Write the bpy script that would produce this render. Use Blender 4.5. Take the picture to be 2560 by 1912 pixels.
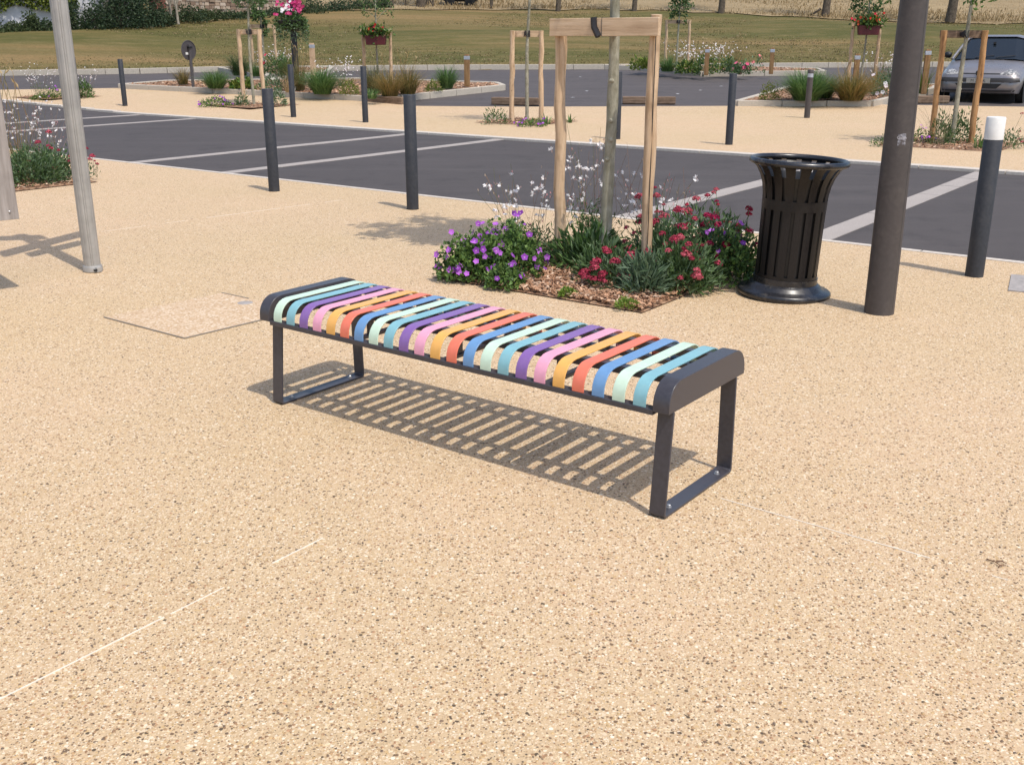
import bpy, math, random
import numpy as np
from mathutils import Vector, Matrix, Euler
for o in list(bpy.data.objects): bpy.data.objects.remove(o)
R = math.radians
rng = np.random.default_rng(7); random.seed(7)
SC = bpy.context.scene
COL = SC.collection

# ------------------------------------------------------------ camera, sky, sun, exposure
CAM_H, FPX, CX, CY, PITCH = 1.5, 2595.0, 1280.0, 956.0, math.atan(856/2595.)
cam = bpy.data.cameras.new('camera'); camo = bpy.data.objects.new('camera', cam); COL.objects.link(camo)
cam.sensor_width = 36; cam.lens = FPX/2560*36; cam.clip_start = .05; cam.clip_end = 2000
camo.location = (0, 0, CAM_H); camo.rotation_euler = (math.pi/2-PITCH, 0, 0)
SC.camera = camo
SUN_AZ, SUN_EL = 129.0, 63.4            # direction the shadows run (deg from +X), height of the sun
w = bpy.data.worlds.new('World'); SC.world = w; w.use_nodes = True
nt = w.node_tree; nt.nodes.clear()
sky = nt.nodes.new('ShaderNodeTexSky'); sky.sky_type = 'NISHITA'; sky.sun_disc = False
sky.sun_elevation = R(SUN_EL); sky.sun_rotation = R(90-(SUN_AZ-180)); sky.air_density = 1.0; sky.dust_density = 2.0
bg = nt.nodes.new('ShaderNodeBackground'); bg.inputs[1].default_value = .15
wo = nt.nodes.new('ShaderNodeOutputWorld')
nt.links.new(sky.outputs[0], bg.inputs[0]); nt.links.new(bg.outputs[0], wo.inputs[0])
sl = bpy.data.lights.new('sun', 'SUN'); sl.energy = 2.55; sl.angle = R(.55); sl.color = (1, .945, .86)
so = bpy.data.objects.new('sun', sl); COL.objects.link(so); so.location = (4, -6, 12)
d = Vector((math.cos(R(SUN_AZ))*math.cos(R(SUN_EL)), math.sin(R(SUN_AZ))*math.cos(R(SUN_EL)), -math.sin(R(SUN_EL))))
so.rotation_euler = d.to_track_quat('-Z', 'Y').to_euler()
SC.view_settings.view_transform = 'Standard'; SC.view_settings.look = 'None'
SC.view_settings.exposure = 0.42; SC.view_settings.gamma = 1; SC.view_settings.use_curve_mapping = False
SC.render.resolution_x = 1024; SC.render.resolution_y = 764

# ------------------------------------------------------------ the lie of the land
Y0, SLOPE = 23.0, .035                  # flat plaza up to Y0, then the car park climbs gently
def lotz(Y): return SLOPE*np.maximum(0, np.asarray(Y, float)-Y0)
_c, _s = math.cos(PITCH), math.sin(PITCH)
def ray(x, y):
    dx, dz = (x-CX)/FPX, -(y-CY)/FPX
    return np.array([dx, _c+dz*_s, -_s+dz*_c])
def march(x, y, f):
    d = ray(x, y); lo, hi = .5, 400.
    g = np.geomspace(.5, 400, 1500); P = d[None]*g[:, None]; z = P[:, 2]+CAM_H-f(P[:, 0], P[:, 1])
    k = np.argmax(z < 0) if (z < 0).any() else len(g)-1
    lo, hi = g[max(k-1, 0)], g[k]
    for _ in range(40):
        m = (lo+hi)/2; q = d*m
        if q[2]+CAM_H-float(f(q[0], q[1])) > 0: lo = m
        else: hi = m
    q = d*lo; return np.array([q[0], q[1], q[2]+CAM_H])
def lot(x, y): return march(x, y, lambda X, Y: lotz(Y))
KERB = np.array([lot(*q) for q in [(-900, 196), (-400, 194), (0, 188), (350, 183), (549, 178), (800, 176), (1200, 173), (1510, 172), (1870, 169), (2328, 166), (2900, 162)]])
KX = np.concatenate([[-200], KERB[:, 0], [200]]); KY = np.concatenate([[KERB[0, 1]-2], KERB[:, 1], [KERB[-1, 1]+2]])
def hill(X, Y):
    X = np.asarray(X, float); Y = np.asarray(Y, float); yk = np.interp(X, KX, KY); t = np.maximum(0, Y-yk)
    return lotz(Y) + np.where(t > 0, .14, 0) + .062*t + .03*np.maximum(0, t-26) - .05*np.maximum(0, t-130)
def ground(X, Y): return hill(X, Y)
def at(x, y): return march(x, y, ground)
def pxm(p): return FPX/(p[1]*_c+(CAM_H-p[2])*_s)     # photo pixels per metre at a place
A1 = R(-36.5); E1 = np.array([math.cos(A1), math.sin(A1), 0]); E2 = np.array([-E1[1], E1[0], 0])   # the plaza's own grid

# ------------------------------------------------------------ materials
def lin(r, g, b):
    f = lambda c: (c/255/12.92) if c/255 <= .04045 else ((c/255+.055)/1.055)**2.4
    return (f(r), f(g), f(b), 1)
class NT:
    def __init__(s, name):
        s.m = bpy.data.materials.new(name); s.m.use_nodes = True; s.t = s.m.node_tree
        s.b = s.t.nodes['Principled BSDF']; s.o = s.t.nodes['Material Output']
        s._co = None
    def n(s, typ, **k):
        o = s.t.nodes.new('ShaderNode'+typ)
        for a, v in k.items():
            if a[0] == '_': setattr(o, a[1:], v)
            else: o.inputs[a.replace('__', ' ')].default_value = v
        return o
    def l(s, a, b): s.t.links.new(a, b)
    def co(s, scale=None, obj=True):
        tc = s.n('TexCoord'); out = tc.outputs['Object'] if obj else tc.outputs['Generated']
        if scale:
            mp = s.n('Mapping'); mp.inputs['Scale'].default_value = scale; s.l(out, mp.inputs[0]); out = mp.outputs[0]
        return out
    def noise(s, co, scale, detail=3, rough=.55):
        n = s.n('TexNoise', Scale=scale, Detail=detail, Roughness=rough); s.l(co, n.inputs['Vector']); return n
    def ramp(s, fac, stops, interp='LINEAR'):
        r = s.n('ValToRGB'); r.color_ramp.interpolation = interp; e = r.color_ramp.elements
        while len(e) < len(stops): e.new(.5)
        for i, (p, c) in enumerate(stops):
            e[i].position = p; e[i].color = c if len(c) == 4 else (*c, 1)
        s.l(fac, r.inputs[0]); return r
    def mix(s, fac, a, b, mode='MIX'):
        m = s.n('Mix', _data_type='RGBA', _blend_type=mode)
        for q, i in ((fac, 0), (a, 6), (b, 7)):
            if hasattr(q, 'links'): s.l(q, m.inputs[i])
            else: m.inputs[i].default_value = q
        return m.outputs[2]
    def math(s, op, a, b=None):
        m = s.n('Math', _operation=op)
        for i, q in enumerate((a, b)):
            if q is None: continue
            if hasattr(q, 'links'): s.l(q, m.inputs[i])
            else: m.inputs[i].default_value = q
        return m.outputs[0]
    def bump(s, h, strength=.3, dist=.01):
        b = s.n('Bump', Strength=strength, Distance=dist); s.l(h, b.inputs['Height']); s.l(b.outputs[0], s.b.inputs['Normal']); return b
    def base(s, c):
        if hasattr(c, 'links'): s.l(c, s.b.inputs['Base Color'])
        else: s.b.inputs['Base Color'].default_value = c
    def set(s, **k):
        for a, v in k.items(): s.b.inputs[a.replace('__', ' ')].default_value = v
        return s
MATS = {}
def paint(name, rgb, rough=.4, metal=0, var=.12, scale=30, spec=.5, bump=0, dirt=None):
    m = NT(name); co = m.co(); n = m.noise(co, scale, 4)
    c = np.array(rgb[:3]); lo = tuple(c*(1-var))+(1,); hi = tuple(np.minimum(1, c*(1+var)))+(1,)
    col = m.ramp(n.outputs[0], [(.3, lo), (.7, hi)]).outputs[0]
    if dirt:
        n2 = m.noise(m.co(), dirt[1], 5, .7); f = m.ramp(n2.outputs[0], [(.52, (0, 0, 0)), (.75, (1, 1, 1))])
        f2 = m.math('MULTIPLY', f.outputs[0], dirt[2]); col = m.mix(f2, col, dirt[0])
    m.base(col); m.set(Roughness=rough, Metallic=metal, Specular__IOR__Level=spec)
    r = m.math('MULTIPLY_ADD', n.outputs[0], .25); r.node.inputs[2].default_value = rough-.12; m.l(r, m.b.inputs['Roughness'])
    if bump: m.bump(m.noise(m.co(), scale*6, 3).outputs[0], bump, .002)
    MATS[name] = m.m; return m.m

PT = np.array([.905, .885, .825])
def m_paving():
    m = NT('exposed_aggregate'); co = m.co()
    T = lambda c: tuple(np.array(c)*PT)
    big = m.noise(co, .28, 4, .6); mid = m.noise(co, 2.6, 5, .65); pat = m.noise(co, 7, 4, .6)
    base = m.ramp(big.outputs[0], [(.32, T((.56, .415, .25))), (.48, T((.60, .44, .285))), (.60, T((.64, .455, .31))), (.72, T((.61, .43, .255)))]).outputs[0]
    base = m.mix(m.math('MULTIPLY', mid.outputs[0], .45), base, T((.47, .35, .225))+(1,))
    st = m.ramp(m.noise(co, .9, 6, .75).outputs[0], [(.60, (0, 0, 0)), (.74, (1, 1, 1))]).outputs[0]
    base = m.mix(m.math('MULTIPLY', st, .25), base, T((.40, .31, .21))+(1,))
    cols = [(p, T(c)) for p, c in [(0, (.62, .46, .29)), (.18, (.74, .59, .41)), (.32, (.56, .39, .21)), (.44, (.68, .54, .39)), (.54, (.36, .22, .125)), (.63, (.20, .13, .08)), (.71, (.76, .64, .50)), (.79, (.115, .085, .058)), (.87, (.45, .31, .18)), (.94, (.82, .73, .60))]]
    def layer(scale, prev, thr, sk, kp, amt=1.):
        v = m.n('TexVoronoi', Scale=scale, Randomness=1.0); m.l(co, v.inputs['Vector'])
        hue = m.n('SeparateColor'); m.l(v.outputs['Color'], hue.inputs[0])
        c = m.ramp(hue.outputs[sk], cols, 'CONSTANT').outputs[0]
        inside = m.ramp(v.outputs['Distance'], [(thr-.07, (1, 1, 1)), (thr, (0, 0, 0))]).outputs[0]
        keep = m.math('GREATER_THAN', hue.outputs[(sk+1) % 3], m.math('MULTIPLY_ADD', pat.outputs[0], 1.1)); keep.node.inputs[1].links[0].from_node.inputs[2].default_value = kp-.55
        return m.mix(m.math('MULTIPLY', m.math('MULTIPLY', inside, keep), amt), prev, c), v
    c0, v0 = layer(205, base, .46, 2, .1, .8)
    c1, v1 = layer(120, c0, .42, 0, .25)
    c2, v2 = layer(68, c1, .39, 1, .34)
    m.base(c2); m.set(Roughness=.85, Specular__IOR__Level=.25)
    h = m.math('SUBTRACT', 1.0, v1.outputs['Distance']); m.bump(h, .35, .004)
    return m.m
def m_asphalt(name, dark, light):
    m = NT(name); co = m.co()
    f = m.noise(co, 260, 2); p = m.noise(co, .5, 4); st = m.noise(m.co((.15, 1.6, 1)), 1.2, 4)
    c = m.ramp(f.outputs[0], [(.3, dark), (.62, light), (.8, tuple(np.array(light)*1.9))]).outputs[0]
    c = m.mix(m.math('MULTIPLY', p.outputs[0], .6), c, tuple(np.array(light)*1.15)+(1,)); q = m.noise(co, 1.7, 6, .75); c = m.mix(m.math('MULTIPLY', m.ramp(q.outputs[0], [(.52, (0, 0, 0)), (.68, (1, 1, 1))]).outputs[0], .45), c, tuple(np.array(dark)*.75)+(1,))
    c = m.mix(m.math('MULTIPLY', m.ramp(st.outputs[0], [(.5, (0, 0, 0)), (.75, (1, 1, 1))]).outputs[0], .35), c, tuple(np.array(light)*1.5)+(1,))
    m.base(c); m.set(Roughness=.8, Specular__IOR__Level=.35); m.bump(m.noise(co, 180, 3).outputs[0], .5, .004); return m.m
def m_stone(name, c, scale=40, speck=.25, bump=.4):
    m = NT(name); co = m.co(); a = m.noise(co, scale, 5, .7); b = m.noise(co, 1.1, 3); c = np.array(c)
    col = m.ramp(a.outputs[0], [(.3, tuple(c*(1-speck))), (.7, tuple(np.minimum(.9, c*(1+speck))))]).outputs[0]
    col = m.mix(m.math('MULTIPLY', m.ramp(b.outputs[0], [(.45, (0, 0, 0)), (.7, (1, 1, 1))]).outputs[0], .35), col, tuple(c*.72)+(1,))
    m.base(col); m.set(Roughness=.88, Specular__IOR__Level=.2); m.bump(a.outputs[0], bump, .006); return m.m
def m_wood(name, c1, c2, c3, along='Z', scale=1.):
    m = NT(name); sc = {'Z': (9, 9, .7), 'X': (.7, 9, 9)}[along]
    co = m.co(tuple(q*scale for q in sc)); g = m.noise(co, 4, 6, .65); k = m.noise(m.co(), 6*scale, 3)
    col = m.ramp(g.outputs[0], [(.28, c1), (.5, c2), (.72, c3)]).outputs[0]
    col = m.mix(m.math('MULTIPLY', m.ramp(k.outputs[0], [(.55, (0, 0, 0)), (.72, (1, 1, 1))]).outputs[0], .5), col, tuple(np.array(c1)*.7)+(1,))
    m.base(col); m.set(Roughness=.8, Specular__IOR__Level=.25); m.bump(g.outputs[0], .35, .006); return m.m
def m_bark(name, c1, c2, c3):
    m = NT(name); co = m.co((1, 1, .35)); g = m.noise(co, 22, 6, .7); b = m.noise(m.co(), 5, 4)
    col = m.ramp(g.outputs[0], [(.3, c1), (.5, c2), (.7, c3)]).outputs[0]
    col = m.mix(m.math('MULTIPLY', m.ramp(b.outputs[0], [(.45, (0, 0, 0)), (.65, (1, 1, 1))]).outputs[0], .55), col, tuple(np.array(c1)*.9)+(1,))
    m.base(col); m.set(Roughness=.9, Specular__IOR__Level=.2); m.bump(g.outputs[0], .6, .01); return m.m
def m_vcol(name, rough=.6, transl=.3, spec=.3, mult=1.0):
    m = NT(name); a = m.n('Attribute'); a.attribute_name = 'Col'; c = a.outputs['Color']
    m.base(c); m.set(Roughness=rough, Specular__IOR__Level=spec)
    if transl:
        t = m.n('BsdfTranslucent'); m.l(c, t.inputs[0]); mx = m.n('MixShader'); mx.inputs[0].default_value = transl
        m.l(m.b.outputs[0], mx.inputs[1]); m.l(t.outputs[0], mx.inputs[2]); m.l(mx.outputs[0], m.o.inputs[0])
    return m.m
def m_lawn():
    m = NT('lawn_turf'); co = m.co(); a = m.noise(m.co((.22, .8, 1)), .22, 6, .65); b = m.noise(m.co((.35, 1, 1)), 1.6, 6, .75); f = m.noise(m.co((.6, 1, 1)), 14, 4, .8); k = m.noise(m.co((.05, 1.2, 1)), .8, 3, .5)
    c = m.ramp(a.outputs[0], [(.36, (.085, .083, .026)), (.46, (.12, .105, .036)), (.53, (.17, .126, .050)), (.64, (.25, .165, .076))]).outputs[0]
    c = m.mix(m.math('MULTIPLY', m.ramp(k.outputs[0], [(.42, (0, 0, 0)), (.58, (1, 1, 1))]).outputs[0], .45), c, (.082, .086, .028, 1))
    c = m.mix(m.math('MULTIPLY', m.ramp(b.outputs[0], [(.48, (0, 0, 0)), (.66, (1, 1, 1))]).outputs[0], .6), c, (.235, .175, .082, 1))
    c = m.mix(m.math('MULTIPLY', m.ramp(f.outputs[0], [(.45, (0, 0, 0)), (.62, (1, 1, 1))]).outputs[0], .5), c, (.066, .068, .022, 1))
    m.base(c); m.set(Roughness=.95, Specular__IOR__Level=.1); m.bump(b.outputs[0], .8, .15); return m.m
def m_mulch():
    m = NT('bark_mulch'); co = m.co((1, 1, 1)); v = m.n('TexVoronoi', Scale=38, Randomness=1.); m.l(m.co((1, .55, 1)), v.inputs['Vector'])
    s = m.n('SeparateColor'); m.l(v.outputs['Color'], s.inputs[0])
    c = m.ramp(s.outputs[0], [(0, (.18, .095, .05)), (.3, (.28, .155, .085)), (.6, (.36, .22, .13)), (.85, (.11, .06, .035))], 'CONSTANT').outputs[0]
    m.base(c); m.set(Roughness=.9); m.bump(v.outputs['Distance'], .8, .02); return m.m

PAV = m_paving()
ASPH = m_asphalt('asphalt_dark', (.043, .0365, .0335), (.076, .0645, .0605))
ASPH2 = m_asphalt('asphalt_car_park', (.050, .043, .040), (.089, .0755, .0715))
CONC = m_stone('kerb_concrete', (.46, .41, .34), 30, .16)
CONC2 = m_stone('kerb_strip_concrete', (.55, .49, .42), 30, .2)
SETT = m_stone('pale_granite', (.36, .32, .29), 90, .3)
LAWN = m_lawn(); MULCH = m_mulch()
WOOD = m_wood('pale_stake_wood', (.34, .215, .12), (.57, .40, .25), (.69, .51, .34))
WOODX = m_wood('pale_rail_wood', (.40, .265, .16), (.60, .43, .275), (.69, .52, .355), 'X')
WOODR = m_wood('weathered_stake_wood', (.14, .065, .03), (.42, .23, .10), (.52, .31, .15))
WOODD = m_wood('brown_post_wood', (.16, .085, .035), (.27, .155, .07), (.36, .22, .10))
SLEEP = m_wood('sleeper_wood', (.11, .07, .045), (.20, .135, .09), (.30, .21, .15), 'X')
PANEL = m_wood('grey_wood_panel', (.22, .19, .17), (.33, .295, .27), (.41, .37, .345), 'Z', .8)
BARK = m_bark('young_tree_bark', (.17, .155, .10), (.35, .325, .245), (.46, .435, .35))
BARKD = m_bark('dark_bark', (.05, .04, .03), (.12, .095, .07), (.20, .165, .13))
LEAF = m_vcol('leaf', .55, .3, .35); PETAL = m_vcol('petal', .6, .25, .2); CHIP = m_vcol('wood_chip', .85, 0, .2); PEBB = m_vcol('pebble', .7, 0, .3)
STEEL = paint('anthracite_paint', (.052, .049, .057), .35, 0, .15, 60, .5)
BOLL = paint('bollard_paint', (.032, .034, .040), .55, 0, .2, 50, .4, .1, dirt=((.12, .11, .10, 1), 9, .25))
LAMP = paint('column_paint', (.066, .056, .053), .5, 0, .12, 40, .45, .15, dirt=((.14, .12, .10, 1), 5, .3))
BINP = paint('bin_paint', (.013, .0108, .0105), .38, 0, .2, 60, .32)
BINB = paint('bin_base_paint', (.016, .016, .019), .3, 0, .2, 60, .6, dirt=((.2, .17, .13, 1), 14, .35))
BLACK = paint('black_plastic', (.012, .012, .013), .5)
LINER = paint('bin_liner', (.010, .010, .011), .45)
ALU = paint('brushed_aluminium', (.40, .385, .36), .5, .35, .14, 12, .5, dirt=((.22, .2, .18, 1), 3, .4))
WHITE = paint('white_paint', (.74, .73, .70), .5, 0, .05, 20, .4, dirt=((.45, .42, .38, 1), 12, .25))
ZINC = paint('zinc_bolt', (.5, .5, .5), .35, .8)
LENS = paint('light_head', (.42, .45, .50), .4, .3)
RUBBER = paint('black_strap', (.014, .013, .016), .6)
SIGNB = paint('sign_back_grey', (.085, .075, .078), .5, .2)
MAROON = paint('maroon_planter', (.10, .012, .016), .5)
GREYPL = paint('grey_cover', (.33, .30, .28), .75, 0, .2, 25, .3, .2)
CARP = paint('silver_car_paint', (.27, .255, .26), .3, .5, .03, 3, .5); 
CARBMP = paint('car_bumper_plastic', (.035, .032, .032), .5)
TYRE = paint('tyre_rubber', (.012, .012, .012), .8)
RIM = paint('wheel_cover', (.30, .30, .31), .4, .5)
WPLASTER = paint('white_plaster', (.62, .62, .64), .9, 0, .1, 3, .1)
STONEW = m_stone('rubble_stone', (.40, .28, .20), 3, .4, 1.)
mg = NT('windscreen_glass'); mg.base((.012, .016, .02, 1)); mg.set(Roughness=.06, Specular__IOR__Level=.6); GLASS = mg.m
mh = NT('headlamp_glass'); _n = mh.noise(mh.co(), 18, 3); mh.base(mh.ramp(_n.outputs[0], [(.4, (.12, .12, .12)), (.6, (.45, .44, .42))]).outputs[0]); mh.set(Roughness=.08, Specular__IOR__Level=.8); HLGLASS = mh.m

# ------------------------------------------------------------ mesh helpers
class MB:
    def __init__(s): s.v, s.f, s.c, s.n = [], [], [], 0
    def add(s, v, f, c=None):
        v = np.asarray(v, float).reshape(-1, 3); s.v.append(v)
        s.f.extend([tuple(int(i)+s.n for i in q) for q in f]) if not isinstance(f, np.ndarray) else s.f.extend((f+s.n).tolist())
        if c is not None:
            c = np.asarray(c, float); c = np.broadcast_to(c, (len(v), 3)) if c.ndim == 1 else c; s.c.append(c)
        s.n += len(v); return s
    def box(s, c, size, rot=None, top=1.0):
        x, y, z = np.array(size)/2; t = top
        v = np.array([(-x, -y, -z), (x, -y, -z), (x, y, -z), (-x, y, -z), (-x*t, -y*t, z), (x*t, -y*t, z), (x*t, y*t, z), (-x*t, y*t, z)])
        if rot is not None: v = v@np.array(rot).T
        return s.add(v+np.array(c), [(3, 2, 1, 0), (4, 5, 6, 7), (0, 1, 5, 4), (1, 2, 6, 5), (2, 3, 7, 6), (3, 0, 4, 7)])
    def lathe(s, prof, seg=32, a0=0, a1=2*math.pi, cap=True, c=(0, 0, 0)):
        full = abs(a1-a0-2*math.pi) < 1e-6; n = seg if full else seg+1
        a = a0+(a1-a0)*np.arange(n)/seg; v = []
        for r, z in prof: v += [(c[0]+r*math.cos(q), c[1]+r*math.sin(q), c[2]+z) for q in a]
        f = []
        for i in range(len(prof)-1):
            for j in range(seg):
                k = (j+1) % n if full else j+1; f.append((i*n+j, i*n+k, (i+1)*n+k, (i+1)*n+j))
        if cap and full:
            if prof[0][0] > 1e-4: f.append(tuple(range(n-1, -1, -1)))
            if prof[-1][0] > 1e-4: m = (len(prof)-1)*n; f.append(tuple(range(m, m+n)))
        return s.add(v, f)
    def tube(s, pts, rad, seg=8, col=None, cap=True):
        pts = np.asarray(pts, float); rad = np.broadcast_to(np.asarray(rad, float), (len(pts),)); v = []; up = np.array([0, 0, 1.])
        T = np.gradient(pts, axis=0); T /= np.linalg.norm(T, axis=1)[:, None]+1e-9
        x = np.cross(T[0], up); x = np.array([1., 0, 0]) if np.linalg.norm(x) < 1e-3 else x/np.linalg.norm(x)
        for p, t, r in zip(pts, T, rad):
            x = x-t*(x@t); x /= np.linalg.norm(x)+1e-9; y = np.cross(t, x)
            v += [p+r*(x*math.cos(2*math.pi*j/seg)+y*math.sin(2*math.pi*j/seg)) for j in range(seg)]
        f = [(i*seg+j, i*seg+(j+1) % seg, (i+1)*seg+(j+1) % seg, (i+1)*seg+j) for i in range(len(pts)-1) for j in range(seg)]
        if cap: f += [tuple(range(seg-1, -1, -1)), tuple(range((len(pts)-1)*seg, len(pts)*seg))]
        return s.add(v, f, col)
    def prism(s, poly, z0, z1):
        n = len(poly); v = [(x, y, z0) for x, y in poly]+[(x, y, z1) for x, y in poly]
        return s.add(v, [tuple(range(n-1, -1, -1)), tuple(range(n, 2*n))]+[(i, (i+1) % n, (i+1) % n+n, i+n) for i in range(n)])
    def extrude(s, prof, a, b, axis=0):
        # a closed (p,q) outline extruded along one axis from a to b
        n = len(prof); P = lambda t, p, q: {0: (t, p, q), 1: (p, t, q), 2: (p, q, t)}[axis]
        v = [P(a, p, q) for p, q in prof]+[P(b, p, q) for p, q in prof]
        return s.add(v, [tuple(range(n-1, -1, -1)), tuple(range(n, 2*n))]+[(i, (i+1) % n, (i+1) % n+n, i+n) for i in range(n)])
    def build(s, name, mat, parent=None, smooth=None, loc=None, bevel=0):
        me = bpy.data.meshes.new(name); V = np.concatenate(s.v)
        me.from_pydata(V.tolist(), [], s.f); me.materials.append(mat)
        if s.c:
            a = me.color_attributes.new('Col', 'FLOAT_COLOR', 'POINT'); c = np.concatenate(s.c); a.data.foreach_set('color', np.c_[c, np.ones(len(c))].astype(np.float32).ravel())
        if smooth is not None:
            me.polygons.foreach_set('use_smooth', np.ones(len(me.polygons), bool)); 
            if smooth < 180: me.set_sharp_from_angle(angle=R(smooth))
        me.update()
        return link(name, me, parent, loc, bevel)
def link(name, me, parent=None, loc=None, bevel=0):
    o = bpy.data.objects.new(name, me); COL.objects.link(o)
    if parent is not None: o.parent = parent
    if loc is not None: o.location = loc
    if bevel:
        b = o.modifiers.new('bevel', 'BEVEL'); b.width = bevel; b.segments = 2; b.limit_method = 'ANGLE'; b.angle_limit = R(40)
    return o
def tag(o, label, cat, group=None):
    o['label'] = label; o['category'] = cat
    if group: o['group'] = group
    return o
def thing(name, label, cat, loc=(0, 0, 0), rz=0, group=None):
    o = bpy.data.objects.new(name, None); COL.objects.link(o); o.empty_display_size = .1
    o.location = tuple(float(q) for q in loc); o.rotation_euler = (0, 0, rz); return tag(o, label, cat, group)
def struct(o): o['kind'] = 'structure'; return o
def stuff(o): o['kind'] = 'stuff'; return o
def copy_tree(o, parent=None):
    c = o.copy(); COL.objects.link(c); c.parent = parent
    for ch in list(o.children): copy_tree(ch, c)
    return c
def rotz(a): return np.array([[math.cos(a), -math.sin(a), 0], [math.sin(a), math.cos(a), 0], [0, 0, 1]])
def clip(poly, y, keep_low):
    out = []
    for i, p in enumerate(poly):
        q = poly[(i+1) % len(poly)]; a = (p[1] <= y) == keep_low; b = (q[1] <= y) == keep_low
        if a: out.append(p)
        if a != b: t = (y-p[1])/(q[1]-p[1]); out.append((p[0]+t*(q[0]-p[0]), y))
    return out
def sheet(name, poly, zo, mat, parent=None):
    mb = MB(); poly = [(float(p[0]), float(p[1])) for p in poly]
    for low in (True, False):
        c = clip(poly, Y0, low)
        if len(c) > 2: mb.add([(x, y, float(lotz(y))+zo) for x, y in c], [tuple(range(len(c)))])
    o = mb.build(name, mat, parent); return o if parent else struct(o)
def orient(name_mesh): return name_mesh

# ------------------------------------------------------------ setting: terrain, paving, roads
def grid(xs, ys, f, name, mat, zo=0):
    X, Y = np.meshgrid(xs, ys); Z = f(X, Y)+zo; n, m = X.shape
    idx = np.arange(n*m).reshape(n, m); F = np.stack([idx[:-1, :-1], idx[:-1, 1:], idx[1:, 1:], idx[1:, :-1]], -1).reshape(-1, 4)
    return MB().add(np.stack([X, Y, Z], -1).reshape(-1, 3), F).build(name, mat, smooth=180)
def terr(X, Y):
    yk = np.interp(X, KX, KY); n = .09*np.sin(X*.31+Y*.17)+.07*np.sin(Y*.43-X*.11)
    return np.where(Y > yk+.12, hill(X, Y)+n*np.clip((Y-yk)/8, 0, 1)-.015, lotz(Y)-.12)
struct(grid(np.concatenate([np.linspace(-420, -46, 18), np.arange(-45, 45, .75), np.linspace(46, 420, 18)]), np.concatenate([np.linspace(-60, 24, 12), np.arange(25, 90, .4), np.linspace(92, 520, 30)]), terr, 'lawn', LAWN))
# near plaza paving edge and asphalt lane
NE = lambda x: 9.89-.74*x; FE = lambda x: 17.02-.74*x
def off(f, dd): return lambda x: f(x)+dd/math.cos(A1)
bigx0, bigx1 = -30., 34.
sheet('plaza_paving', [(-14, -8), (16, -8), (16, NE(16)), (-14, NE(-14))], 0, PAV)
sheet('asphalt_lane', [(bigx0, NE(bigx0)), (bigx1, NE(bigx1)), (bigx1, FE(bigx1)), (bigx0, FE(bigx0))], -.012, ASPH)
def strip(name, f, w0, w1, zo, mat, x0=bigx0, x1=bigx1, parent=None):
    a, b = off(f, w0), off(f, w1); return sheet(name, [(x0, a(x0)), (x1, a(x1)), (x1, b(x1)), (x0, b(x0))], zo, mat, parent)
# flush edging slabs, one by one
def slabs(name, f, w, length, x0, x1, mat, zo, gap=.012):
    root = bpy.data.objects.new(name, None); COL.objects.link(root); struct(root)
    p0 = np.array([x0, f(x0), 0]); L = (x1-x0)/math.cos(A1); n = int(L/length); mes = None
    for i in range(n):
        c = p0+E1*(i+.5)*length; z = float(lotz(c[1]))+zo
        if mes is None:
            o = MB().box((0, 0, -.04), (length-gap, w, .08)).build('edging_slab', mat, root); mes = o.data
        else: o = link('edging_slab', mes, root)
        o.location = (c[0], c[1], z); o.rotation_euler = (0, 0, A1)
    return root
slabs('lane_edging_near', off(NE, .035), .07, 1.0, -9, 7.2, CONC2, .004)
slabs('lane_edging_far', off(FE, -.10), .20, 1.0, -15, 10, CONC2, .022)
# far beige footway
EDGE = [lot(*q) for q in [(-700, 236), (-100, 227), (300, 221), (920, 252), (1040, 266), (1300, 268), (1817, 266), (2176, 262), (2560, 268), (3300, 276)]]
fo = off(FE, 0)
poly = [(-30, fo(-30)), (34, fo(34))]
MBf = MB()
xs = sorted(set([p[0] for p in EDGE]+list(np.arange(-26, 17, 1.5))))
ex = [p[0] for p in EDGE]; ey = [p[1] for p in EDGE]
for a, b in zip(xs[:-1], xs[1:]):
    ya0, yb0 = fo(a), fo(b); ya1, yb1 = np.interp(a, ex, ey), np.interp(b, ex, ey)
    if ya1 <= ya0 and yb1 <= yb0: continue
    P_ = [(a, ya0), (b, yb0), (b, max(yb1, yb0)), (a, max(ya1, ya0))]
    for low in (True, False):
        c = clip(P_, Y0, low)
        if len(c) > 2: MBf.add([(x, y, float(lotz(y))+.006) for x, y in c], [tuple(range(len(c)))])
struct(MBf.build('far_footway', PAV))
sheet('car_park', [(-60, 19), (60, 19), (60, np.interp(60, KX, KY)+.3)]+[(p[0], p[1]+.25) for p in KERB[::-1]]+[(-60, np.interp(-60, KX, KY)+.3)], -.022, ASPH2)
def polykerb(name, pts, h, w, mat, ln=1.0, zf=lotz):
    root = bpy.data.objects.new(name, None); COL.objects.link(root); struct(root)
    for a, b in zip(pts[:-1], pts[1:]):
        a, b = np.array(a[:2]), np.array(b[:2]); L = np.linalg.norm(b-a); n = max(1, round(L/ln)); dd = (b-a)/L; an = math.atan2(dd[1], dd[0])
        me = MB().box((0, 0, h/2-.1), (L/n-.012, w, h+.2)).build('kerb_stone', mat, root, bevel=.012)
        for i in range(n):
            o = me if i == 0 else copy_tree(me, root)
            c = a+dd*(i+.5)*L/n; o.location = (c[0], c[1], float(zf(c[1]))); o.rotation_euler = (0, -math.atan(SLOPE*dd[1]) if c[1] > Y0 else 0, an)
    return root
polykerb('lawn_kerb', [p for p in KERB], .15, .16, CONC, 1.0)
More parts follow.
